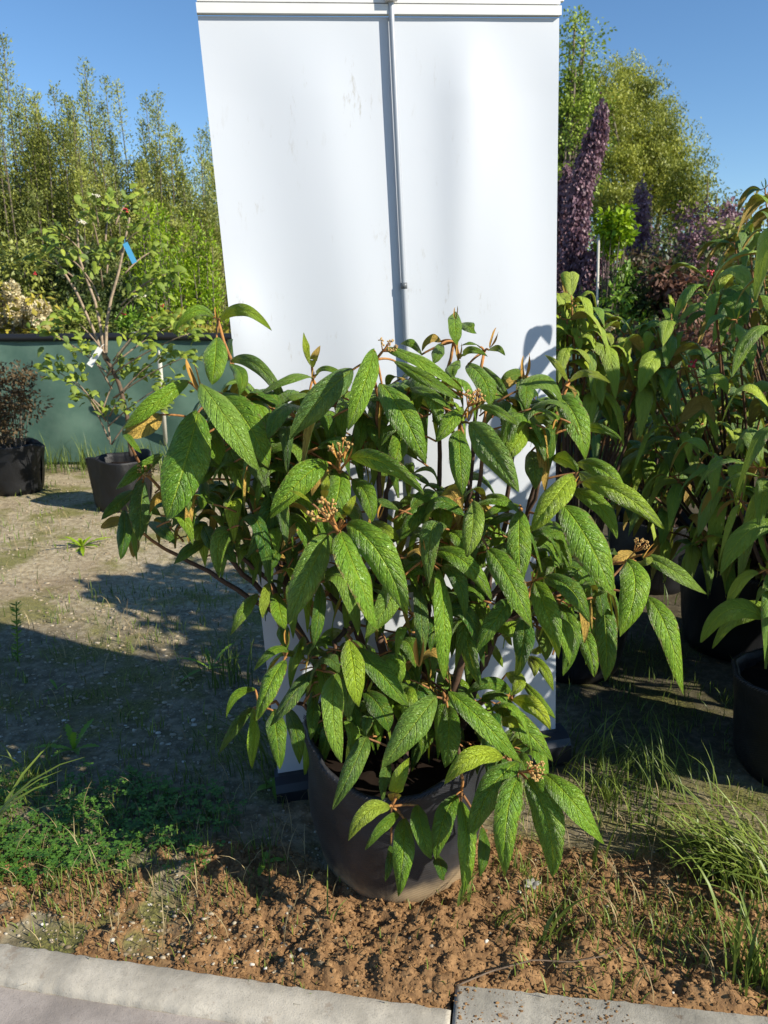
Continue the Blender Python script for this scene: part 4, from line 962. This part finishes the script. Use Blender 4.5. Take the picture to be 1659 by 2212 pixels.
for k, (x, yb, yt, w_, mt, lab) in enumerate(((1335, 1010, 700, .5, F_BRN, "brown-leaved shrub in the shade in front of the right part of the fence"), (1420, 1040, 640, .55, F_DK, "dark shrub in the shade behind the berried one"), (1290, 980, 760, .4, F_DK, "low dark shrub in the shade near the banner's right edge"), (1530, 1060, 600, .55, F_RED, "dark red-brown shrub hidden deep behind the berried one"))):
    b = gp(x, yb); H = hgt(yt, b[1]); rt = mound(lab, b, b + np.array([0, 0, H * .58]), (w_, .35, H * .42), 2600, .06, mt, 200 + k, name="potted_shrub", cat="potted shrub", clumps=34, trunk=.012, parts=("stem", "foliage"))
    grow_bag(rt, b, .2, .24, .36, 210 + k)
fl = top("white_flower", at(1315, 697, 7.0), "pale greenish-white flower head in the shade right of the banner", "flower"); m = MB(); rr = np.random.default_rng(2)
g_ = rr.normal(0, 1, (160, 3)); g_ /= np.linalg.norm(g_, axis=1)[:, None]; leaf_cloud(m, at(1315, 697, 7.0) + g_ * np.array([.055, .05, .05]), g_, np.full(160, .03), np.full(160, .028), rr.random(160), rr); m.build("petals", FLOW, fl)
m = MB(); m.tube(curve(gp(1330, 975), at(1315, 700, 7.0), (0, 0, .2), 8), .006, 5, (.3, 0, 0)); m.build("stem", BK, fl)
# far green belt closing the view behind everything planted
def belt():
    rng = np.random.default_rng(44); mb = MB(); n = 26000; x = rng.uniform(-26, 34, n); y = rng.uniform(36, 44, n)
    top_ = 2.6 + .7 * np.sin(x * .35) + .5 * np.sin(x * .9 + 1); z = top_ * rng.random(n) ** .8
    leaf_cloud(mb, np.stack([x, y, z], 1), rng.normal(0, 1, (n, 3)), rng.uniform(.4, .8, n), rng.uniform(.3, .5, n), np.clip(rng.normal(.4, .2, n), 0, 1), rng)
    tag(mb.build("far_treeline", F_DK), "low dark green belt of far trees along the horizon", "treeline", kind='stuff')
belt()

# ------------------------------------------------------------------ net fence
def fence():
    Y = 7.4; H = hgt(722, Y); x0, x1 = -5.2, 4.6
    rt = top("net_fence", (x0, Y, 0), "green shade-net fence with a black top rail across the back of the plot", "fence")
    g = NG("shade_net"); p = g.obj(); sp = g.n("ShaderNodeSeparateXYZ", {0: p}); n1 = g.noise(p, 3, 5, .6); n2 = g.noise(p, 25, 4)
    wv = g.ma('MULTIPLY', g.ma('SINE', g.ma('MULTIPLY', sp.outputs[0], 900.0)), g.ma('SINE', g.ma('MULTIPLY', sp.outputs[2], 900.0)))
    c_ = g.mix(g.sstep(n1, .3, .75), (.075, .15, .115), (.14, .235, .18)); c_ = g.mix(g.ma('MULTIPLY', g.sstep(n2, .5, .75), .3), c_, (.14, .20, .17))
    a = g.bsdf(c_, .6, .35, g.bump(g.ma('ADD', wv, n2), .2, .003)); t = g.n("ShaderNodeBsdfTranslucent", {0: c_}).outputs[0]
    net = g.done(g.n("ShaderNodeMixShader", {0: .2, 1: a, 2: t}).outputs[0])
    nx, nz = 200, 12; V = []
    for j in range(nz + 1):
        for i in range(nx + 1):
            x = x0 + (x1 - x0) * i / nx; z = .03 + (H - .06) * j / nz
            V.append((x, Y - .03 + .018 * math.sin(x * 4.3) * math.sin(z * 3.5) + .012 * math.sin(x * 11 + z * 2) * math.sin(z * 2.6), z))
    W = nx + 1; Fc = [(j * W + i, j * W + i + 1, (j + 1) * W + i + 1, (j + 1) * W + i) for j in range(nz) for i in range(nx)]
    mb = MB().add(V, Fc); mb.add(np.array(V) + np.array([0, .002, 0]), [f[::-1] for f in Fc]); mb.build("net", net, rt)
    blk = plain("black_rail", (.012, .013, .016), .5, var=.3)
    m = MB(); xs = np.linspace(x0, x1, 60); m.tube([(x, Y - .03, H - .025 + .006 * math.sin(x * 2.2)) for x in xs], .036, 8); m.build("top_rail", blk, rt)
    for k in range(8):
        m = MB(); x = x0 + .2 + k * 1.32; m.tube([(x, Y + .06, 0), (x, Y + .06, H + .02)], .03, 8); m.build("post", plain("fence_post", (.2, .2, .19), .6, var=.4), rt)
fence()

# ------------------------------------------------------------------ potted plants at the left, before the fence
def left_tree():
    b = gp(268, 1095); Y = b[1]; rng = np.random.default_rng(61)
    root = top("potted_tree", b, "open young tree with bare forked stems, two tags and a black bag", "potted tree")
    grow_bag(root, b, .205, .235, .39, 62)
    st = MB(); A = lambda x, y, dy=0: at(x, y, Y + dy)
    def path(pts, r0, r1, t0=.6):
        p = np.array([A(*q) for q in pts]); n = len(p) * 4; tt = np.linspace(0, len(p) - 1, n); q = np.array([np.interp(tt, range(len(p)), p[:, k]) for k in range(3)]).T
        st.tube(q, np.linspace(r0, r1, n), 7, (t0, 0, 0)); return q
    path([(283, 985), (275, 900), (258, 830), (238, 790), (228, 775)], .017, .014, .1)
    path([(228, 778), (214, 745), (205, 720), (165, 630), (130, 575), (118, 560)], .012, .007, .95); path([(226, 775), (216, 700), (205, 650), (190, 610), (172, 560), (168, 520), (166, 470)], .012, .006, .9)
    path([(228, 775), (230, 700), (240, 645), (256, 590), (268, 530), (276, 490), (280, 470)], .013, .006, 1)
    blobs = ((205, 440, 45, 18), (280, 435, 35, 28), (235, 470, 30, 20), (130, 505, 35, 22), (110, 530, 22, 15), (215, 570, 25, 20), (240, 540, 30, 18), (330, 610, 45, 25), (370, 590, 30, 20), (300, 640, 35, 18), (380, 700, 50, 25), (330, 690, 45, 25), (410, 720, 30, 22), (160, 690, 55, 25), (110, 720, 25, 20),
             (180, 750, 40, 25), (120, 800, 35, 25), (160, 820, 35, 20), (290, 730, 45, 25), (350, 770, 40, 22), (260, 800, 45, 20), (300, 810, 40, 18), (190, 860, 40, 15), (230, 890, 30, 14), (360, 830, 40, 25), (310, 880, 50, 18), (190, 600, 16, 10), (150, 560, 30, 18), (405, 770, 20, 20), (200, 480, 30, 18), (300, 500, 30, 16), (340, 540, 25, 18), (85, 560, 25, 14))
    lv = MB(); P = []; D = []
    for x, y, a, c in blobs:
        ctr = A(x, y, rng.normal(0, .12)); org = A(236 + rng.normal(0, 8), min(960, y + 90), 0) if y > 640 else A(np.interp(y, [430, 640], [x * .5 + 110, x * .3 + 160]), y + 50, 0)
        p = curve(org, ctr, (0, 0, .05), 8); st.tube(p, np.linspace(.007, .003, 8), 5, (.7, 0, 0)); s = scale_at(ctr)
        for k in range(int(7 + a * c / 42)):
            q = ctr + np.array([rng.normal(0, .5) * a * s, rng.normal(0, .07), rng.normal(0, .5) * c * s]); P.append(q); D.append(nrm(q - org) + rng.normal(0, .5, 3) + np.array([0, 0, -.25]))
    for q, d in zip(P, D):
        L = .058 + .034 * rng.random(); d = nrm(d)
        lv.add(*leaf_geo(q, q + d * L * .5 + np.array([0, 0, .008]), q + d * L - np.array([0, 0, .015]), L * .5, np.array([.1, -.5, 1.]), R(rng.normal(0, 25)), 0, 8, 4, float(np.clip(rng.normal(.62, .2), 0, 1)), rng.random(), rng))
    st.build("stem", BK2, root); lv.build("foliage", M['leaf2'], root)
    for x, y in ((205, 423), (178, 480), (300, 641)):
        c = A(x, y, -.1); f = MB()
        for k in range(26): f.blob(c + rng.normal(0, 1, 3) * np.array([.018, .018, .006]), .005, rng)
        f.build("flower_cluster", M['floret'], root)
    for x, y in ((275, 455), (350, 662), (325, 690), (268, 680), (75, 595)):
        c = A(x, y, -.1); be = MB()
        for k in range(5): be.blob(c + rng.normal(0, .008, 3), .006, rng)
        be.build("berry_cluster", M['berry'], root)
    for nm, p0, p1, wd, c_ in (("blue_tag", (270, 525), (291, 568), .038, (.10, .42, .68)), ("white_tag", (217, 752), (193, 790), .042, (.75, .75, .72))):
        a, e = A(*p0, -.14), A(*p1, -.16); d = nrm(e - a); s = nrm(np.cross(d, [0.05, 1, 0])); n_ = np.cross(d, s); Lg = np.linalg.norm(e - a); m = MB()
        m.box((a + e) / 2, (wd, Lg, .0015), [s, d, n_]); m.tube(curve(a, a - d * .03 + np.array([0, .03, 0]), (0, 0, .01), 5), .0015, 5)
        t_ = m.build(nm, plain(nm, c_, .4), root, False)
        if nm == "white_tag":
            m = MB()
            for k in range(4): m.box(a + d * Lg * (.3 + .14 * k) - n_ * .0022 * np.sign(n_[1]) * -1, (wd * .7, Lg * .055, .0006), [s, d, n_])
            m.build("print_line", plain("tag_print", (.03, .03, .03), .6), t_, False)
BK2 = bark_material("grey_bark", (.11, .07, .045), (.42, .32, .22), 60)
M['leaf2'] = leaf_material("oval_leaf", (.05, .095, .016), (.17, .26, .025), (.36, .43, .04), (.22, .26, .07), rough=.5, nvein=6.0, bumpy=.3, trans=.25)
left_tree()
stake("white stake standing in front of the net fence beside the forked young tree", gp(361, 1000), at(344, 770, 7.0), .02)
b = gp(38, 1062)
rt = mound("dark reddish small-leaved shrub in a black bag at the left edge before the fence", b, b + np.array([-.08, 0, .78]), (.36, .32, .36), 3600, .042, F_BRN, 64, name="potted_shrub", cat="potted shrub", clumps=34, trunk=.012, parts=("stem", "foliage"))
grow_bag(rt, b, .2, .24, .40, 65)
b = gp(-90, 1075)
rt = mound("dark shrub in a black bag past the left edge before the fence", b, b + np.array([0, 0, .78]), (.36, .3, .4), 2600, .045, F_BRN, 66, name="potted_shrub", cat="potted shrub", clumps=30, trunk=.012, parts=("stem", "foliage"))
grow_bag(rt, b, .2, .24, .40, 67)

# ------------------------------------------------------------------ ground cover
F_GRASS = foliage_material("grass_blades", (.045, .085, .016), (.24, .31, .05), .45, .3); F_CLOV = foliage_material("clover_leaves", (.03, .095, .014), (.15, .31, .035), .55, .2)
F_DRY = foliage_material("dry_blades", (.20, .14, .06), (.42, .33, .17), .7, .2)
def blade(mb, P, az, L, W, lean, tone, rng, n=6):
    d = np.array([math.cos(az), math.sin(az), 0]); s = np.array([-d[1], d[0], 0]) ; pts = []
    sw = rng.normal(0, .12)
    for i in range(n + 1):
        t = i / n; a = lean * t ** 1.2; pts.append(0)
    p = np.array(P, float); V = []; ang = 0
    for i in range(n + 1):
        t = i / n; wd = W * (1 - t ** 2.2) * (.65 + .35 * min(1, t * 4)) / 2 + .0002; ss = s * math.cos(sw * t * 4) + np.array([0, 0, 1]) * math.sin(sw * t * 4)
        V += [p - ss * wd, p + np.array([0, 0, -wd * .35]), p + ss * wd]
        ang = lean * (t + .5 / n); p = p + (d * math.sin(ang) + np.array([0, 0, math.cos(ang)])) * L / n
        p[2] = max(p[2], gz(p[0], p[1]) + .006)
    Fc = []
    for i in range(n): Fc += [(3 * i, 3 * i + 1, 3 * i + 4, 3 * i + 3), (3 * i + 1, 3 * i + 2, 3 * i + 5, 3 * i + 4)]
    mb.add(V, Fc, lf=(tone, 0, 0))
def tuft(mb, P, n, L, W, rng, spread=.02, lean=(.5, 1.7), tone=(.5, .2), az=None):
    for k in range(n):
        q = np.array(P) + np.array([rng.normal(0, spread), rng.normal(0, spread), 0]); q[2] = gz(q[0], q[1]) - .004
        a = rng.random() * 6.283 if az is None else az + rng.normal(0, .5)
        blade(mb, q, a, L * (.5 + .7 * rng.random()), W * (.6 + .6 * rng.random()), rng.uniform(*lean), float(np.clip(rng.normal(*tone), 0, 1)), rng)
def grass_tuft(label, x, y, n, L, W, seed, spread=.03, lean=(.6, 1.8), tone=(.5, .2), az=None, mat=None, group=None):
    rng = np.random.default_rng(seed); P = G(x, y); r = top("grass_tuft", P, label, "grass tuft", group); m = MB()
    if n <= 9:
        for k in range(n): m = MB(); tuft(m, P, 1, L, W, rng, spread, lean, tone, az); m.build("blade", mat or F_GRASS, r)
    else: tuft(m, P, n, L, W, rng, spread, lean, tone, az); m.build("foliage", mat or F_GRASS, r)
grass_tuft("thick tuft of long flattened grass at the right edge above the kerb", 1600, 1895, 130, .24, .009, 301, .07, (1.0, 2.0), (.72, .22), 3.0)
grass_tuft("bunch of broad cut grass blades lying on the soil, tips toward the kerb", 1560, 1900, 40, .20, .013, 302, .03, (1.5, 2.2), (.35, .12), 3.5)
grass_tuft("upright grass tuft in the lower right corner by the kerb", 1635, 2120, 60, .20, .008, 303, .035, (.2, 1.2), (.55, .2))
grass_tuft("loose wispy tuft just right of the low flower head", 1300, 1735, 46, .15, .007, 304, .05, (.4, 1.7), (.55, .2))
grass_tuft("shaded tuft of long grass right of the banner's base", 1290, 1680, 60, .19, .006, 305, .08, (.5, 1.7), (.4, .15), .2)
grass_tuft("shaded tuft of long thin grass beside the nearest right-hand bag", 1440, 1690, 60, .19, .006, 306, .09, (.5, 1.6), (.4, .15), 2.6)
grass_tuft("grass tuft between the low flower head and the right edge", 1450, 1790, 46, .13, .006, 307, .08, (.5, 1.8), (.55, .2))
grass_tuft("two broad grass blades standing by the bag's right side", 1290, 1880, 5, .17, .011, 308, .02, (.4, 1.2), (.45, .1), .9)
grass_tuft("long grass stalks arching over the soil at the left edge", -30, 1900, 9, .42, .012, 309, .02, (1.2, 1.75), (.45, .15), .15)
grass_tuft("dark grass tuft in the shade left of the shrub", 500, 1480, 46, .20, .006, 310, .05, (.3, 1.3), (.25, .12))
grass_tuft("dark grass tuft in the shade behind the black bag's left side", 585, 1660, 60, .24, .006, 311, .06, (.6, 1.7), (.3, .12), 3.2)
grass_tuft("wispy grass tuft at the left edge of the clover patch", 40, 1700, 60, .14, .005, 312, .06, (.3, 1.5), (.4, .15))
for k, (x, y, az) in enumerate(((1000, 1985, .5), (1080, 2020, -.2), (1190, 2058, -.15), (700, 2010, .5))):
    grass_tuft(("pale grass sprig lying on the soil in front of the bag", "short grass sprig on the soil right of the bag's front", "single broad grass blade lying on the soil toward the right kerb stone", "thin grass blade lying on the soil left of the bag's front")[k], x, y, (8, 6, 3, 3)[k], (.10, .10, .17, .13)[k], (.006, .006, .011, .006)[k], 320 + k, .012, (1.2, 1.7), (.6, .1), az)
def scatter_cover():
    rng = np.random.default_rng(71); m = MB()
    def patch(x0, x1, y0, y1, n, L, W, tone, lean=(.2, 1.5)):
        for k in range(n):
            x, y = rng.uniform(x0, x1), rng.uniform(y0, y1)
            if fbm(x, y, 5, 2) + rng.normal(0, .25) < .0: continue
            blade(m, (x, y, gz(x, y) - .003), rng.random() * 6.283, L * (.4 + .8 * rng.random()), W, rng.uniform(*lean), float(np.clip(rng.normal(*tone), 0, 1)), rng, 4)
    patch(.35, 1.5, 1.5, 2.2, 3200, .05, .0033, (.7, .2)); patch(.3, 1.4, 1.36, 1.75, 500, .06, .004, (.7, .2), (.8, 1.7)); patch(.45, 1.9, 2.2, 3.4, 2000, .07, .004, (.35, .15)); patch(-1.3, -.3, 1.6, 2.35, 3000, .06, .003, (.5, .25))
    patch(-1.9, -.1, 2.3, 3.9, 2600, .07, .004, (.45, .25)); patch(-4.3, -.4, 3.6, 7.2, 2400, .07, .006, (.55, .2)); patch(-1.0, 1.1, 1.34, 1.8, 900, .035, .003, (.65, .2))
    patch(.5, 3.5, 3.4, 7.2, 1500, .12, .007, (.3, .15))
    for k in range(2600):                                            # taller fringe along the foot of the fence
        x = rng.uniform(-5, 4.2); y = 7.15 + rng.normal(0, .12); blade(m, (x, y, 0), rng.random() * 6.283, .10 + .28 * rng.random() ** 2, .009, rng.uniform(.1, 1.2), float(np.clip(rng.normal(.45, .2), 0, 1)), rng, 4)
    tag(m.build("grass", F_GRASS), "short thin grass scattered over the soil and along the fence", "grass", kind='stuff')
    m = MB()
    for x0, x1, y0, y1, n in ((.35, 1.5, 1.5, 2.1, 420), (-1.3, -.2, 1.5, 2.2, 260), (-3.2, -.6, 2.4, 5.5, 700), (-.9, .9, 1.36, 1.8, 120)):
        for k in range(n):
            x, y = rng.uniform(x0, x1), rng.uniform(y0, y1); blade(m, (x, y, gz(x, y) + .002), rng.random() * 6.283, .03 + .09 * rng.random(), .0022, rng.uniform(1.1, 1.75), rng.random(), rng, 4)
    tag(m.build("dead_grass", F_DRY), "dry straw-coloured bits of grass lying on the ground", "dead grass", kind='stuff')
    m = MB()
    for k in range(2600):                                            # clover
        x, y = rng.uniform(-1.35, -.42), rng.uniform(1.72, 2.25)
        if ((x + .98) / .55) ** 2 + ((y - 1.96) / .27) ** 2 > .75 + .9 * fbm(x, y, 6, 3) + .3 * rng.normal() : continue
        h = .012 + .035 * rng.random(); c = np.array([x, y, gz(x, y) + h]); a0 = rng.random() * 6.283; r = .006 + .006 * rng.random(); tone = float(np.clip(rng.normal(.4, .22), 0, 1))
        for j in range(3):
            a = a0 + j * 2.094; d = np.array([math.cos(a), math.sin(a), .12]); s = np.array([-d[1], d[0], 0]); t2 = d * r
            m.add([c, c + t2 * .8 + s * r * .62, c + t2 * 1.25 + s * r * .3, c + t2 * 1.1, c + t2 * 1.25 - s * r * .3, c + t2 * .8 - s * r * .62], [(0, 1, 2, 3), (0, 3, 4, 5)], lf=(tone, 0, 0))
        m.tube([(x, y, gz(x, y)), c], .0008, 3, (tone, 0, 0))
    tag(m.build("clover", F_CLOV), "patch of small dark green clover at the lower left", "clover", kind='stuff')
    m = MB()                                                          # pale pebbles
    for k in range(10200):
        if k < 2600: x, y = rng.uniform(-1.5, .1), 1.4 + 2.6 * rng.random() ** 1.3
        elif k < 9200: x, y = rng.uniform(-3.8, .6), rng.uniform(2.2, 6.6)
        else: x, y = rng.uniform(-1.1, 1.2), rng.uniform(1.36, 1.9)
        s = soilness(x, y) if y < 3 else 0
        if kd(x, y) < .02 or rng.random() < s * .8: continue
        if k < 420: x, y = (KA + KD * rng.uniform(-.1, .75) + KN * (.02 + .2 * rng.random()))
        r = (.0018 + .0048 * rng.random() ** 2.5) * (1 if y < 2.4 else 1.5); m.blob((x, y, gz(x, y) + r * .1), r, rng, 1, .35, (1 + .7 * rng.random(), 1, .6), (rng.random() if y < 2.6 else .2 + .6 * rng.random(), 0, 0))
    g = NG("pebble"); t, _, _ = g.lf(); tag(m.build("gravel", g.done(g.bsdf(g.ramp(t, [(0., (.15, .115, .07)), (.6, (.33, .27, .18)), (.93, (.46, .41, .32)), (1., (.62, .59, .52))]), .8, .3)), smooth=True), "pale pebbles strewn over the bare ground", "gravel", kind='stuff')
    m = MB()                                                          # crumbs of dug soil
    for k in range(30000):
        x, y = rng.uniform(-1.05, 1.25), rng.uniform(1.3, 2.05); d = kd(x, y)
        if soilness(x, y) < .35 + .4 * rng.random(): continue
        on = d < .0 and x > KB[0] and d > -.20
        if d < .0 and not on: continue
        if on and (rng.random() < .45 or fbm(x, y, 8, 2) - d * 2.0 < .22): continue
        z = .014 if on else gz(x, y)
        r = (.0012 + .0050 * rng.random() ** 2.8) * (.6 if on else 1); m.blob((x, y, z + r * .2), r, rng, 1, .48, (1 + .4 * rng.random(), 1, .75), (rng.random(), 0, 0))
    g = NG("soil_crumb"); t, _, _ = g.lf(); n_ = g.noise(g.pos(), 240, 3)
    cc = g.mix(t, (.150, .082, .036), (.35, .205, .092)); cc = g.mix(g.ma('MULTIPLY', n_, .5), cc, (.115, .062, .03))
    tag(m.build("soil_crumbs", g.done(g.bsdf(cc, .95, .1, g.bump(n_, .6, .002))), smooth=False), "crumbly reddish-brown soil along the kerb", "soil", kind='stuff')
scatter_cover()

def rosette(name, label, cat, x, y, n, L, W, seed, lift=(.5, 1.1), mat=None, jag=True):
    """weed with toothed leaves rising from one crown"""
    rng = np.random.default_rng(seed); P = G(x, y); r = top(name, P, label, cat); m = MB()
    for k in range(n):
        a = 6.283 * k / n + rng.normal(0, .3); el = rng.uniform(*lift); d = np.array([math.cos(a) * math.cos(el), math.sin(a) * math.cos(el), math.sin(el)]); l = L * (.6 + .6 * rng.random()); s = np.array([-math.sin(a), math.cos(a), 0]); V = []; q = 14; t_ = float(np.clip(rng.normal(.5, .2), 0, 1))
        for i in range(q + 1):
            t = i / q; c = P + d * l * t - np.array([0, 0, l * .35 * t * t]); wd = W * (t ** .7) * (1 - t ** 3) * (1 if not jag else (1.15 if i % 2 else .6)) + .001
            V += [c - s * wd + np.array([0, 0, wd * .3]), c, c + s * wd + np.array([0, 0, wd * .3])]
        Fc = []
        for i in range(q): Fc += [(3 * i, 3 * i + 1, 3 * i + 4, 3 * i + 3), (3 * i + 1, 3 * i + 2, 3 * i + 5, 3 * i + 4)]
        m.add(V, Fc, lf=(t_, 0, 0))
    m.build("leaves", mat or F_GRN, r)
rosette("dandelion", "sunlit dandelion rosette on the gravel left of the shrub", "weed", 178, 1185, 15, .20, .022, 401, (.15, .9), F_LIME)
rosette("dandelion", "upright toothed weed standing in the clover patch", "weed", 160, 1625, 9, .15, .02, 402, (.5, 1.3))
rosette("seedling", "pale two-leaved seedling on the shaded gravel", "weed", 124, 1488, 3, .075, .010, 403, (.5, .9), jag=False)
rosette("plantain", "broad-leaved plantain beside the black bag's left side", "weed", 590, 1700, 5, .10, .022, 404, (.1, .6), jag=False)
rosette("plantain", "small leaf sprouting from the shaded soil left of the bag's foot", "weed", 572, 1880, 3, .06, .014, 405, (.4, .9), jag=False)
rosette("toothed_weed", "toothed weed in the shade behind the left low leaves", "weed", 455, 1450, 6, .17, .016, 406, (.4, 1.1))
def tall_weed():
    P = G(38, 1425); rng = np.random.default_rng(7); r = top("tall_weed", P, "slender upright weed at the left edge on shaded gravel", "weed"); m = MB(); top_ = at(35, 1300, P[1]); p = curve(P, top_, (0, 0, 0), 10); m.tube(p, .003, 5, (.4, 0, 0)); n = 90
    t = rng.random(n) * .95; q = np.array([np.interp(t, np.linspace(0, 1, 10), p[:, k]) for k in range(3)]).T; a = rng.random(n) * 6.283
    leaf_cloud(m, q, np.stack([np.cos(a), np.sin(a), .5 * np.ones(n)], 1), .035 * (.6 + .6 * rng.random(n)), np.full(n, .007), rng.random(n), rng); m.build("stem", F_GRN, r)
tall_weed()
def fallen(label, x, y, seed):
    P = G(x, y) + np.array([0, 0, .012]); rng = np.random.default_rng(seed); r = top("dead_leaf", P, label, "dead leaf"); m = MB()
    for k in range(5):
        a = k * 1.2 + rng.normal(0, .2); d = np.array([math.cos(a), math.sin(a), .3 * rng.random()]) * .024
        m.add(*leaf_geo(P, P + d * .5 + np.array([0, 0, .004]), P + d, .013, (0, -.2, 1), nu=6, nv=4, rng=rng)[:3], lf=(.9, 0, 0))
    m.build("blade", plain("grey_dead_leaf", (.34, .32, .28), .8, var=.4, scale=60), r)
fallen("crumpled grey dead leaf on the soil right of the bag", 1148, 1940, 1)
def twig(label, pts, r, seed):
    P = [G(x, y) + np.array([0, 0, h]) for x, y, h in pts]; P = np.array(P); t = np.linspace(0, len(P) - 1, 24); q = np.array([np.interp(t, range(len(P)), P[:, k]) for k in range(3)]).T
    rt = top("twig", P[0], label, "twig"); MB().tube(q, np.linspace(r, r * .5, 24), 6, (.25, 0, 0)).build("stick", BK2, rt)
twig("thin curved twig lying along the right kerb stone's edge", [(985, 2145, .02), (1060, 2118, .025), (1150, 2105, .025), (1230, 2112, .02), (1300, 2108, .03), (1340, 2085, .03)], .0022, 1)
twig("pale dry stalk lying at the right edge across the grass", [(1390, 1768, .05), (1500, 1772, .06), (1600, 1778, .05), (1680, 1790, .03)], .0026, 2)
